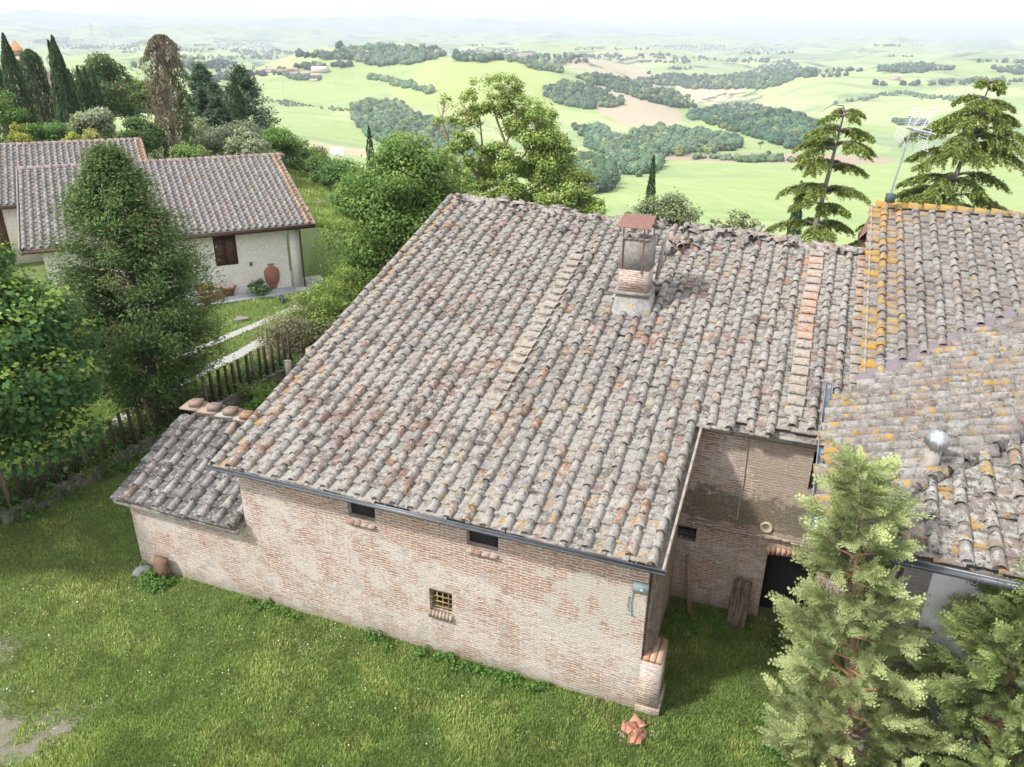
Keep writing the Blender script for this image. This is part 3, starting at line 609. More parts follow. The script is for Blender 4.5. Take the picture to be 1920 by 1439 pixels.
mb.add([(xa, ya, zl), (xb, ya, zl), (xb+.03, ym, zt), (xa+.08, ym, zt), (xa+.1, yb, zl+.03), (xb+.05, yb, zl+.03)], [(0, 1, 2, 3), (3, 2, 5, 4)]); mb.add([(xa, ya, zl-.012), (xb, ya, zl-.012), (xb+.03, ym, zt-.012), (xa+.08, ym, zt-.012), (xa+.1, yb, zl+.018), (xb+.05, yb, zl+.018)], [(3, 2, 1, 0), (4, 5, 2, 3)])
mb.add([(xb, ya, zl), (xb+.03, ym, zt), (xb+.03, ym, zt-.012), (xb, ya, zl-.012)], [(0, 1, 2, 3)]); mb.tube([(xa, ya, zl), (xb, ya, zl)], .012, 5)
mb.build('cap', M_RUST, chim)
mb = MB(); mb.obox((8.02, CV+.92, 7.30), (.03, 0, 0), (0, .2, .05), (0.06, 0, .5), (.46, .43, .38)); mb.build('back_slab', M_MORT, chim)
# ------------------------------------------------------------------ lean-to
lt = thing('lean_to', 'low brick lean-to with dark lichened tiles against the left side of the barn', 'lean-to', tuple(bw(0, 0)), BROT)
mb = MB(); wall(mb, (-3.2, 3.0, -.3), (0, -1, 0), 2.63, 2.35, (.35, 0, 0))
for i in range(5): v0 = .40+i*.52; mb.box(-3.2, -2.85, v0, v0+.52, 2.0, 2.15+v0*.42)
mb.box(-3.2, .3, 2.75, 3.05, -.5, 3.2); mb.build('wall', M_FRONT, lt, uv=True)
SLL = radians(22.5)
def tint_lt(s, t, k, fl):
    N = len(s); left = (s < .9).astype(float)[:, None]
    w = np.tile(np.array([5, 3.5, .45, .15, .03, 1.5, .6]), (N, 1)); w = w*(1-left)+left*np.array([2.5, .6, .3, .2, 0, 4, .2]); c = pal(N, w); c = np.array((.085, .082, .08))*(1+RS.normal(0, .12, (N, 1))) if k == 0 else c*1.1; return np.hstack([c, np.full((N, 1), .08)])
tile_roof(lt, T_LEAN, (-3.33, .02, 2.17), (1, 0, 0), (0, cos(SLL), sin(SLL)), lambda s, t: 0 < s < (3.46 if t > .9 else 3.62) and 0 <= t < 2.82, (.42, 3.5), (0, 3), tint_lt, sp=.445, row=.40, sag=lambda s, t: .0*s+.012,
    decks=[[(-.05, 0), (3.66, 0), (3.66, 2.95), (-.05, 2.95)]])
mb = MB()
for i in range(7): mb.obox((-3.2+i*.58+.1, 2.84, 3.47+random.uniform(0, .02)), (.27, .02, random.uniform(-.01, .01)), (0, .22, .03), (0, 0, .022), random.choice([(.30, .27, .24), (.28, .22, .17)]))
mb.build('coping_tiles', M_TINT, lt)
BR = [(-3.00, 2.86, .25), (-2.38, 2.84, .15), (-1.83, 2.80, .1), (-1.28, 2.76, .05), (-.62, 2.80, .12)]
for i, (u_, v_, r_) in enumerate(BR):
    mb = MB(); c = [(.26, .18, .15), (.22, .165, .14), (.25, .185, .15), (.29, .165, .10), (.23, .19, .165)][i]
    mb.obox((0, 0, .07), (.15*cos(r_), .15*sin(r_), .01), (-.12*sin(r_), .14*cos(r_), .0), (0, 0, .07), c)
    for k_ in (-1, 1): mb.obox((k_*.05, 0, .142), (.03, 0, 0), (0, .05, 0), (0, 0, .006), tuple(q*.8 for q in c))
    o = mb.build('loose_brick', M_TINT); o.location = tuple(bw(u_, v_, 3.50)); o.rotation_euler = (0, 0, BROT)
    tag(o, ['loose brick on the far left corner slab of the lean-to coping', 'second loose brick from the left on the lean-to coping', 'middle one of the five loose bricks on the lean-to coping', 'orange-brown loose brick, fourth from the left on the lean-to coping', 'loose brick nearest the barn roof on the lean-to coping'][i], 'brick', 'bricks weighing down the coping of the lean-to')
# ------------------------------------------------------------------ annex
ax_ = thing('farmhouse_annex', 'higher house wing on the right with orange-lichened hipped roofs', 'house', tuple(bw(0, 0)), BROT)
GU, GV, GZ = 12.40, -.56, 5.5; TS = tan(SL)
mb = MB(); wall(mb, (13.7, -.1, -.2), (1, 0, 0), 6.5, 5.6, (0, .4, 0)); mb.build('wall', M_PLAST, ax_, uv=True, label='grey rendered wall under the dark gutter')
mb = MB(); wall(mb, (13.7, 4.2, -.2), (0, -1, 0), 4.3, 5.6, (.4, 0, 0)); mb.box(13.25, 13.6, 4.3, 13.2, -.3, 5.2)
for i in range(14): v0 = 6.0+i*.53; mb.box(13.25, 13.6, v0, v0+.53, 5.2, ZG+.16+v0*TS)
mb.build('side_wall', M_BRICK, ax_, uv=True)
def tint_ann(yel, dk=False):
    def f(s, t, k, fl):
        N = len(s); c = pal(N, [5, 3, .8, .2, .04, 1.0, .8]); c = c*.55+c.mean(0)*.45; c = c*(.30 if (dk and k == 0) else 1); return np.hstack([c, yel(s, t)[:, None]*.72+RS.rand(N)[:, None]*.3])  # west slope pans darkened: shade between the cover rows painted into their tint
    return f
# C: slope facing the viewer, O at (13.15, v=5.45)
CO = (13.17, 5.45, ZG+.30+5.45*TS)
tile_roof(ax_, T_ANNEX, CO, (1, 0, 0), m_up, lambda s, t: -.02 < s < 9 and t*cS > s+.06 and t < (13.5-5.45)/cS, (.28, 9), (-.1, 9), tint_ann(lambda s, t: .52*np.clip(1.25-s/1.0, 0, 1)+.10+.25*(t > 7.9)*(s < 2.5)), sp=.415,
    decks=[[(-.04, -.05), (.3, -.05), (8.5, 8.35), (-.04, 8.35)]], name='rear_roof', label='rear roof slope with thick orange lichen along its left edge')
mb = MB(); zr = ZG+.30+13.5*TS+.05; ridge_row(mb, (13.2, 13.45, zr), (22, 13.35, zr), lambda N: np.hstack([pal(N, [3, 3, 1, 1, 0, 1, 1]), np.linspace(.9, .1, N)[:, None]]), .42, 1.15, .03)
mb.build('ridge_tiles', T_ANNEX, ax_)
mb = MB(); mb.box(13.09, 13.15, 5.5, 13.45, 0, .001)
mb = MB()
for i in range(24): t0 = i*.352+.1; mb.obox((13.12, 5.45+t0*cS, CO[2]+t0*sS-.02), (.025, 0, 0), np.array((0, cS, sS))*.18, np.array((0, -sS, cS))*.07, (.27, .24, .21))
mb.build('verge_mortar', M_TINT, ax_)
# D: slope down towards the barn; a = +v, m = up towards +u   (s = v, t = distance up the slope from the gutter)
DO = (GU, 0, GZ); Dm = (cS, 0, sS)
def in_D(s, t):
    du = t*cS
    return s > GV+du+.12 and s < min(du+4.73+GU-12.4-.02, 10.4) and (s < 5.75 or du > .70) and du < 6.2
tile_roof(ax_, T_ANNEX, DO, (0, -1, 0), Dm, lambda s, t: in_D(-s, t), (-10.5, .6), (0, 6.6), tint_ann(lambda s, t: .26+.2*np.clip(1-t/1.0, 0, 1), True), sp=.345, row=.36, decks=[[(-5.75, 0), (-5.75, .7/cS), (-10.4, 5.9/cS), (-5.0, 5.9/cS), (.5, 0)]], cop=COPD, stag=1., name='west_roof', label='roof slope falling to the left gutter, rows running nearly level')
# E: slope facing the viewer in front of the hip
EO = (GU, GV, GZ)
tile_roof(ax_, T_DARK, EO, (1, 0, 0), m_up, lambda s, t: t*cS < s-.1 and t*cS < 6.1 and t >= 0, (.25, 9), (0, 6.4), tint_ann(lambda s, t: .30+0*s), sp=.43, row=.37, decks=[[(0, 0), (9, 0), (9, 6/cS), (6, 6/cS)]], name='south_roof', label='blackened front roof slope above the dark gutter')
mb = MB(); hd = np.array((1, 1, TS)); P0 = np.array((GU+.1, GV+.1, GZ+.07)); ridge_row(mb, P0-np.array((0, 0, .03)), P0-np.array((0, 0, .03))+hd*6.0, lambda N: np.hstack([pal(N, [1, .6, .2, 0, 0, 5, .2])*.6, np.full((N, 1), .05)]), .36, 1.0, .02); mb.build('hip_tiles', T_HIP, ax_)
# valley flashing between C and D
mb = MB(); a_ = np.array((12.95, 5.25, 0)); P = []
for k in np.linspace(-.1, 6.5, 12):
    c_ = np.array((13.17+k, 5.45+k, 0)); zv = ZG+.30+c_[1]*TS; P.append((c_[0]-.24, c_[1]+.20, zv+.115)); P.append((c_[0]+.20, c_[1]-.24, zv+.10))
mb.add(P, [(2*i, 2*i+1, 2*i+3, 2*i+2) for i in range(11)]); mb.build('valley_flashing', M_PAN, ax_)
gutter(ax_, (GU-.12, GV-.10, GZ+.02), (GU+.05, 5.75, GZ+.05), .075, M_ZINC, brackets=6)
gutter(ax_, (GU-.02, GV-.07, GZ-.04), (21, GV-.25, GZ-.05), .085, M_GUT, brackets=10)
mb = MB(); FL = (13.98, 1.42); z0 = 5.9
mb.lathe([(.125, -.1), (.12, .50), (.115, .50)], 18, (.42, .40, .36), (FL[0], FL[1], z0)); fl = mb.build('flue_pipe', M_MORT, ax_, smooth=True)
mb = MB(); mb.lathe([(.112, .44), (.112, .60)], 18, (.5, .5, .5), (FL[0], FL[1], z0)); mb.build('steel_collar', M_ZINC, fl)
mb = MB(); V = []; F = []; n_ = 36
for i, (r, z) in enumerate([(.15, .56), (.215, .60), (.20, .68), (.15, .76), (.08, .81), (.02, .825)]):
    for k in range(n_): rr = .84*r*(1+(.11 if k % 2 else -.11)*(1 if i < 5 else 0)); t = 2*pi*k/n_; V.append((FL[0]+rr*cos(t), FL[1]+rr*sin(t)-.10*(z-.56)*2+.0, z0+z+(.06*sin(t) if i < 2 else 0)))
for i in range(5):
    for k in range(n_): F.append((i*n_+k, i*n_+(k+1) % n_, (i+1)*n_+(k+1) % n_, (i+1)*n_+k))
mb.add(V, F); mb.build('cowl', M_STEEL, fl)
mb = MB(); mb.lathe([(.30, -.09), (.22, .0), (.155, .05)], 12, (.3, .28, .22), (FL[0], FL[1], z0)); mb.build('cement_collar', M_CEM, fl)
mb = MB(); mb.box(13.4, 20, -.03, .0, 5.2, 5.35); mb.build('fascia', M_SHUT, ax_)
mb = MB(); mb.add([(12.85, 12.3, 7.35), (13.14, 12.2, 7.75), (13.14, 13.5, 8.0), (12.95, 13.0, 7.2)], [(0, 1, 2, 3)]); mb.obox((13.02, 12.8, 7.35), (.12, .0, .15), (0, .5, .12), (.02, 0, .02)); mb.build('eaves_board', M_RUST, ax_)
# aerial
an = thing('tv_antenna', 'tall leaning television aerial mast on the corner of the right-hand roof', 'antenna', tuple(bw(13.45, 13.0, 8.05)), 0)
T0 = bw(13.45, 13.0, 8.0); zt = 4.1
mast_top = aty(1712, 235, T0[1])-T0
mb = MB(); mb.tube([(0, 0, -.1), mast_top*.33, mast_top], [.03, .026, .02], 7, (.3, .3, .31)); mb.build('mast', M_ZINC, an)
mb = MB(); mb.box(-.02, .18, -.1, .1, .28, .52); mb.build('amplifier_box', mat_plain('dark_green_box', (.05, .08, .075)), an)
WH = mat_plain('white_aluminium', (.60, .60, .64), .5, .08)
def mt(px, py, dy=0): return aty(px, py, T0[1]+dy)-T0
def yagi(name, a, b, n_el, ln, tiltv):
    mb = MB(); a, b = np.array(a), np.array(b); mb.tube([a, b], .011, 5)
    for i in range(n_el):
        p = a+(b-a)*(i+.5)/n_el; t = np.array(tiltv)*ln*(1-.35*i/n_el); mb.tube([p-t, p+t], .004, 4, cap=False)
    return mb.build(name, WH, an)
yagi('yagi_array', mt(1706, 243), mt(1755, 256, -.6), 9, .28, (.15, .8, -.3))
yagi('yagi_array', mt(1712, 240), mt(1733, 213, .9), 8, .22, (.8, .1, .3))
for (p0, p1, p2) in (((1697, 262), (1691, 245), (1692, 278)), ((1735, 262), (1738, 245), (1731, 285))):
    mb = MB(); c = mt(*p0); a = mt(*p1); b = mt(*p2); w = np.array((.05, .35, 0))
    for f in np.linspace(0, 1, 9): p = a+(b-a)*f+np.array((-.10*sin(f*pi), 0, 0)); mb.tube([p-w, p+w], .006, 4, cap=False)
    mb.tube([a-w, a+(b-a)*.5-w+np.array((-.1, 0, 0)), b-w], .009, 5); mb.tube([a+w, a+(b-a)*.5+w+np.array((-.1, 0, 0)), b+w], .009, 5); mb.build('reflector_grid', WH, an)
for (p0, p1, p2) in (((1700, 245), (1714, 208), (1698, 238)), ((1728, 245), (1751, 208), (1742, 240))):
    mb = MB(); a = mt(*p0); b = mt(*p1, .3); mb.tube([a, b], .010, 5)
    for f in np.linspace(.1, 1, 9): p = a+(b-a)*f; mb.tube([p-np.array((.13, .05, 0)), p+np.array((.13, -.05, 0))], .005, 4, cap=False)
    mb.tube([b, b+np.array((.12, 0, .02))], .03, 6); mb.build('dipole_panel', WH, an)
mb = MB(); mb.tube([mt(1700, 244), mt(1745, 258)], .022, 6); mb.tube([mt(1697, 262), mt(1735, 262)], .012, 5); mb.tube([mt(1711, 245), mt(1711, 285)], .01, 5); mb.build('cross_arm', M_ZINC, an)
# ------------------------------------------------------------------ neighbour villa
NR = radians(27.2); NO = atz(590, 421, 3.5)
vil = thing('cream_villa', 'low cream-plastered villa with grey-brown tiled roofs at the left', 'house', (NO[0], NO[1], 0), NR)
NUv = np.array([cos(NR), sin(NR), 0]); NVv = np.array([-sin(NR), cos(NR), 0])
def nw(u, v, z=0.): return np.array([NO[0], NO[1], 0])+NUv*u+NVv*v+np.array([0, 0, z])
SN = math.atan2(2.5, 7.9)
def tint_v(s, t, k, fl):
    N = len(s); c = np.tile(np.array((.195, .182, .175)), (N, 1))*(1+RS.normal(0, .13, (N, 1)))*(1+RS.normal(0, .03, (N, 3))); e = (s < .4)[:, None]; c = np.where(RS.rand(N, 1) < .02, np.array([[.24, .17, .13]]), c)
    return np.hstack([c, .0+.1*RS.rand(N)[:, None]**3])
def slope(par, u0, u1, v0, v1, z0, z1, mat=T_VILLA, nm='roof', sp=.34, row=.42, left_or=False, right_or=True):
    sn = math.atan2(z1-z0, v1-v0); Lt = (v1-v0)/cos(sn); Lu = u1-u0
    def tf(s, t, k, fl):
        r = tint_v(s, t, k, fl); e = np.zeros(len(s), bool)
        if right_or: e |= s > Lu-.35
        if left_or: e |= s < .5
        r[e, :3] = np.array((.27, .18, .125))*(1+RS.normal(0, .15, (e.sum(), 1))); r[e, 3] = .5; return r
    o = tile_roof(par, mat, (u0, v0, z0), (1, 0, 0), (0, cos(sn), sin(sn)), lambda s, t: 0 <= s <= Lu+.05 and 0 <= t < Lt, (.1, Lu), (0, Lt), tf, sp=sp, row=row, cop=COPV, jit=.45, decks=[[(0, 0), (Lu, 0), (Lu, Lt), (0, Lt)]], name=nm)
    mb = MB(); ridge_row(mb, (u0, v1, z1+.03), (u1, v1, z1+.03), lambda N: np.hstack([np.tile((.24, .18, .17), (N, 1))*(1+RS.normal(0, .15, (N, 1))), np.linspace(.1, .75, N)[:, None]]), .40, 1.3, .015); mb.build('ridge_tiles', mat, o)
    mb = MB(); mb.add([(u0, v1, z1), (u1, v1, z1), (u1, 2*v1-v0, z0), (u0, 2*v1-v0, z0)], [(0, 1, 2, 3)], (.28, .25, .25)); mb.build('rear_slope', mat, o)
    mb = MB(); mb.box(u0, u1, v0-.03, v0+.02, z0-.17, z0-.01); mb.build('fascia', M_SHUT, par)
    return o
slope(vil, -13.3, 0, 0, 7.9, 3.5, 6.0)
slope(vil, -30, -6.8, 12.0, 18.8, 3.5, 6.05, right_or=True)
mb = MB()
def gable(mb, u, v0, vm, z0, z1, t=.3):
    for s_ in range(10):
        a = v0+(vm-v0)*s_/10; b = v0+(vm-v0)*(s_+1)/10; mb.box(u, u+t, a, b, z0-.5, z0+(z1-z0)*s_/10-.12)
        a2, b2 = 2*vm-b, 2*vm-a; mb.box(u, u+t, a2, b2, z0-.5, z0+(z1-z0)*s_/10-.12)
wall(mb, (-12.6, .75, -.2), (1, 0, 0), 11.2, 3.65, (0, .3, 0), [(7.55, 8.65, 1.85, 3.42)])
mb.box(-1.7, -1.4, 1.05, 15.2, -.2, 3.2); mb.box(-12.6, -12.3, 1.05, 15.2, -.2, 3.2); gable(mb, -1.7, .9, 7.9, 3.6, 6.0); gable(mb, -12.6, .9, 7.9, 3.6, 6.0)
mb.box(-29, -12.6, 12.7, 13.0, -.2, 3.5); mb.box(-12.3, -7.4, 15.5, 15.8, -.2, 3.6); gable(mb, -7.4, 12.7, 18.8, 3.5, 6.0)
mb.build('wall', M_CREAM, vil, uv=True)
def shutter(u, v, w, z0, z1, open_=False):
    mb = MB(); s_ = MB()
    mb.box(u-.05, u+w+.05, v+.05, v+.09, z0-.05, z1+.05); f = mb.build('window', M_DARKV, vil)
    for k in (0, 1):
        b = MB(); x0 = u+k*w/2+.01; x1 = u+(k+1)*w/2-.01; b.box(x0, x1, v-.035, v+.0, z0, z1)
        for i in range(3): b.box(x0+.03, x1-.03, v-.05, v-.034, z0+.25+i*(z1-z0-.5)/2-.04, z0+.25+i*(z1-z0-.5)/2+.04)
        b.build('shutter', M_SHUT, f)
    return f
shutter(-5.02, .74, 1.05, 1.68, 3.2); shutter(-16.6, 12.68, 1.6, .3, 3.2)
for du in (-5.6, -3.4):
    b = MB(); b.box(du, du+.10, .66, .75, 1.5, 1.68); b.build('shutter_catch', M_GUT, vil)
mb = MB(); mb.box(-1.25, -.78, .62, 1.02, -.2, 3.35); mb.build('porch_pillar', M_CREAM, vil)
mb = MB(); mb.tube([(-.70, .62, 3.3), (-.70, .60, 1.5), (-.70, .60, .05)], .05, 8); mb.build('downpipe', mat_plain('dark_downpipe', (.06, .045, .04), .5), vil)
mb = MB(); mb.box(-9.5, -.75, -.35, 15, -.2, .10); mb.box(-1.0, .6, .1, 2.5, -.2, .03); mb.build('plinth', mat_plain('blue_grey_paving', (.33, .36, .40), .8, .3, 3, c2=(.42, .42, .42)), vil)
mb = MB(); mb.box(-24.6, -23.6, 17.0, 18.0, 5.0, 6.75); mb.box(-24.7, -23.5, 16.9, 18.1, 6.75, 6.92); mb.build('chimney', mat_brick('villa_chimney', .8), vil, uv=True)
mb = MB(); mb.tube([(-22.9, 17.7, 5.5), (-22.9, 17.7, 6.25)], .14, 10); mb.lathe([(.22, 0), (.2, .12), (.03, .2)], 10, (.5, .5, .5), (-22.9, 17.7, 6.25)); mb.build('vent_pipe', M_PLAST, vil)
mb = MB(); mb.obox((-20.5, 16.3, 5.28), (.5, .1, 0), (-.02, .08, .02), (0, 0, .03)); mb.build('roof_bar', M_STEEL, vil)
mb = MB(); mb.box(-13.36, -13.30, -.05, 7.9, 3.3, 3.5)
for i in range(16): v0 = i*.494; mb.obox((-13.38, v0+.25, 3.5+(v0+.25)*tan(SN)+.0), (.03, 0, 0), np.array((0, cos(SN), sin(SN)))*.26, np.array((0, 0, .14)))
mb.build('bargeboard', mat_plain('grey_bargeboard', (.24, .21, .19)), vil); mb = MB()
for i in range(16): v0 = i*.494; mb.obox((.03, v0+.25, 3.5+(v0+.25)*tan(SN)-.02), (.03, 0, 0), np.array((0, cos(SN), sin(SN)))*.26, np.array((0, 0, .09)))
mb.build('bargeboard', mat_plain('grey_bargeboard', (.24, .21, .19)), vil)
# things by the villa
TC = mat_plain('terracotta', (.36, .15, .09), .85, .35, 6, .4, c2=(.25, .12, .09))
def pot(name, prof, loc, label, cat, mat=TC, group=None):
    mb = MB(); mb.lathe(prof, 28); o = mb.build(name, mat, smooth=True); o.location = tuple(loc); return tag(o, label, cat, group)
pot('terracotta_jar', [(0, .0), (.33, .0), (.36, .1), (.35, .12), (.46, .40), (.50, .66), (.50, .95), (.44, 1.12), (.32, 1.25), (.29, 1.28), (.35, 1.31), (.35, 1.38), (.27, 1.38), (.26, 1.2), (.3, .9), (0, .3)], atz(511, 539, .1), 'big round terracotta oil jar standing on the villa paving', 'jar')
PP = [(0, 0), (.22, 0), (.30, .42), (.36, .42), (.37, .52), (.31, .52), (.27, .40), (0, .38)]
pot('flower_pot', [(r*1.1, z*1.05) for r, z in PP], atz(430, 556, .03), 'empty wide-rimmed terracotta pot between the flowers and the jar', 'pot')
pf = atz(389, 571); p_ = thing('potted_flowers', 'terracotta pot overflowing with red flowers near the conifer', 'potted plant', pf)
mb = MB(); mb.lathe([(r*.95, z) for r, z in PP], 24); mb.build('pot', TC, p_, smooth=True)
mb = MB(); mb.tube([(-.33, 0, .14), (.33, 0, .17)], [.21, .27], 16); mb.box(-.1, .1, -.1, .1, .0, .05); o = mb.build('flower_pot', TC, smooth=False); o.location = tuple(atz(410, 562)); tag(o, 'terracotta pot lying on its side behind the red flowers', 'pot')
def leaf_faces(): return [(0, 1, 2, 3)]
LEAF = np.array([(-.5, 0, 0), (0, -.42, .10), (.55, 0, 0), (0, .42, .10)])
def leaves(mb, P, size, tint, droop=None, up=.5, elong=1., nrm=None):
    """small folded leaf faces at P with random orientation; nrm pulls their normals outward"""
    N = len(P); a = RS.normal(0, 1, (N, 3)); n_ = RS.normal(0, 1, (N, 3)); n_[:, 2] = np.abs(n_[:, 2])+up
    if nrm is not None: n_ = n_+nrm*1.2
    n_ /= np.linalg.norm(n_, axis=1)[:, None]
    if droop is not None: a = a*.5+droop
    a -= n_*(a*n_).sum(1)[:, None]; a /= np.linalg.norm(a, axis=1)[:, None]+1e-9; b = np.cross(n_, a)
    s = (np.ones(N)*size)*(1+RS.normal(0, .22, N)).clip(.4, 1.7); sc = np.stack([s*elong, s/elong**.5, s], 1)
    place(mb, LEAF, leaf_faces(), P, a, b, n_, tint, sc)
def tints(N, base, var=.18, alt=None, pa=.0):
    c = np.tile(np.array(base, float), (N, 1))*(1+RS.normal(0, var, (N, 1))).clip(.35, 1.8)*(1+RS.normal(0, .06, (N, 3)))
    if alt is not None: k = RS.rand(N) < pa; c[k] = np.array(alt)*(1+RS.normal(0, .15, (k.sum(), 1)))
    return np.hstack([c.clip(0, 1), np.zeros((N, 1))])
def sphere_pts(N):
    v = RS.normal(0, 1, (N, 3)); return v/np.linalg.norm(v, axis=1)[:, None]
def crown(mb, cen, rad, nl, size, base, clumps=26, alt=None, pa=0., hole=.0, cr=.36, elong=1., inner=.15, young=None, shape=None, var=.18):
    cen, rad = np.array(cen, float), np.array(rad, float); C = sphere_pts(clumps)
    C[:, 2] = np.where(C[:, 2] < -.55, -C[:, 2]*.5, C[:, 2]); rr = .45+.5*RS.rand(clumps)**.6
    Cc = cen+C*rad*rr[:, None]
    if shape: Cc = shape(Cc)
    per = RS.dirichlet(np.ones(clumps)*4)*nl; rm = rad.mean()*cr
    for c, k in zip(Cc, per.astype(int)):
        if k < 3: continue
        d = sphere_pts(k); d[:, 2] = d[:, 2]*.75+.18; q = (1-inner*RS.rand(k)**1.5*3).clip(.25, 1)*(1+.22*(RS.rand(k) < .12))
        r = rm*(.65+.55*RS.rand())*q; P = c+d*r[:, None]*np.array((1.15, 1.15, .85))
        P += RS.normal(0, size*.5, (k, 3)); cb = np.array(base)*(1+RS.normal(0, .11)); T = tints(k, cb, var, alt, pa)
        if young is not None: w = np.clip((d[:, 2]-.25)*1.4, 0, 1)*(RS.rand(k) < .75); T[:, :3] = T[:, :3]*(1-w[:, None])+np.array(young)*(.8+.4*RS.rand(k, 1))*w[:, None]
        leaves(mb, P, size, T, nrm=d, elong=elong)
    return Cc
def limbs(mb, base, Cc, r0, c=(.16, .13, .10), fork=.35, k=None, seed=1):
    rg = random.Random(seed); base = np.array(base, float); top = np.mean(Cc, 0)
    f = base+(top-base)*fork; mb.tube([base-np.array((0, 0, .3)), base+(f-base)*.5+np.array((rg.uniform(-.1, .1), 0, 0)), f], [r0*1.25, r0, r0*.85], 9, c)
    idx = list(range(len(Cc))); rg.shuffle(idx)
    for i in idx[:k or len(Cc)]:
        p = Cc[i]; st = base+(top-base)*rg.uniform(fork*.8, min(.95, fork+.45)); mid = st+(p-st)*.5+np.array((rg.uniform(-.2, .2), rg.uniform(-.2, .2), -.05*np.linalg.norm(p-st)))
        mb.tube([st, mid, p], [r0*.42, r0*.26, r0*.08], 5, c, cap=False)
    mb.tube([f, f+(top-f)*.9], [r0*.8, r0*.25], 7, c)
def tree(name, label, base, rad, zc, nl, size, col, cat='tree', group=None, clumps=30, r0=.18, fork=.35, **kw):
    t = thing(name, label, cat, base, 0, group); mb = MB(); Cc = crown(mb, (0, 0, zc), rad, nl, size, col, clumps, **kw); mb.build('crown', M_LEAF, t)
    mt_ = MB(); limbs(mt_, (0, 0, 0), Cc, r0, fork=fork, seed=int(abs(base[0]*7))); mt_.build('trunk', M_BARK, t); return t
def bush(name, label, base, rad, nl, size, col, cat='bush', group=None, clumps=14, mat=None, **kw):
    t = thing(name, label, cat, base, 0, group); mb = MB(); Cc = crown(mb, (0, 0, rad[2]*.8), rad, nl, size, col, clumps, **kw); mb.build('foliage', mat or M_LEAF, t)
    mt_ = MB()
    for c in Cc[:9]: mt_.tube([(0, 0, -.1), c*.5+np.array((0, 0, .1)), c], [.05, .03, .012], 5, (.15, .12, .09), cap=False)
    mt_.build('stems', M_BARK, t); return t
mb = MB(); crown(mb, (0, 0, .82), (.52, .45, .35), 420, .11, (.10, .17, .05), 10, alt=(.62, .09, .05), pa=.5); mb.build('flowers', M_LEAF, p_)
bush('rose_bush', 'small white-flowered rose bush at the edge of the villa paving', atz(489, 556), (.62, .55, .5), 900, .09, (.06, .12, .035), alt=(.75, .75, .7), pa=.04)
# low stones, tyre
mb = MB()
for k in range(26): t = pi*k/25; 
V = []; F = []; nU, nV = 22, 10
for i in range(nU):
    t = pi*1.08*i/(nU-1)-.12
    for j in range(nV): q = 2*pi*j/nV; r = .33+.085*cos(q); V.append((r*cos(t), .085*sin(q), r*sin(t)-.02))
for i in range(nU-1):
    for j in range(nV): F.append((i*nV+j, i*nV+(j+1) % nV, (i+1)*nV+(j+1) % nV, (i+1)*nV+j))
mb = MB(); mb.add(V, F); o = mb.build('half_buried_tyre', mat_plain('black_rubber', (.04, .045, .05), .7), smooth=True); o.location = tuple(atz(529, 566)); o.rotation_euler = (0, 0, radians(115)); tag(o, 'dark tyre half buried upright in the villa lawn', 'tyre')
def slab(name, px, py, sx, sy, h, c, label, cat, rz=0, seed=1, mat=None):
    rg = np.random.RandomState(seed); mb = MB(); k = 9; a = np.linspace(0, 2*pi, k, endpoint=False); r = 1+rg.normal(0, .13, k)
    V = [(sx*r[i]*cos(a[i]), sy*r[i]*sin(a[i]), -.1) for i in range(k)]+[(sx*.92*r[i]*cos(a[i]), sy*.92*r[i]*sin(a[i]), h*(1+rg.normal(0, .1))) for i in range(k)]
    mb.add(V, [(i, (i+1) % k, k+(i+1) % k, k+i) for i in range(k)], c); mb.add(V, [tuple(range(k, 2*k))], c)
    o = mb.build(name, mat or M_TINT); o.location = tuple(atz(px, py)); o.rotation_euler = (0, 0, rz); return tag(o, label, cat)
slab('stump_ring', 452, 601, .42, .3, .12, (.2, .18, .15), 'flat grey cut stump in the worn patch of the villa lawn', 'stump', seed=2)
slab('stone_slab', 568, 546, .45, .3, .14, (.45, .43, .42), 'pale stone slab at the foot of the porch pillar', 'stone', seed=3)
slab('stone_slab', 590, 552, .5, .28, .1, (.36, .34, .35), 'grey rock beyond the porch pillar on the lawn', 'stone', seed=4)
# garden paths
PATHS = []
def strip(name, pts, w, mat, h=.012):
    mb = MB(); P = [atz(*p) for p in pts]; V = []; PATHS.append((P, w))
    for i, p in enumerate(P):
        d = P[min(i+1, len(P)-1)]-P[max(i-1, 0)]; s = np.array((-d[1], d[0], 0)); s /= np.linalg.norm(s); V += [p+s*w/2+np.array((0, 0, h)), p-s*w/2+np.array((0, 0, h))]
    mb.add(V, [(2*i+1, 2*i+3, 2*i+2, 2*i) for i in range(len(P)-1)]); o = mb.build(name, mat); o['kind'] = 'structure'; return o
M_PATH = mat_plain('pale_gravel', (.34, .335, .32), .95, .25, 9, .5)
strip('garden_path', [(330, 675), (405, 641), (470, 614), (530, 588), (560, 574)], .55, M_PATH, .014)
strip('garden_path', [(270, 755), (330, 722), (390, 692), (450, 664), (505, 632)], .7, M_PATH, .012)
strip('garden_path', [(205, 800), (222, 792), (240, 778)], .7, M_PATH, .010)
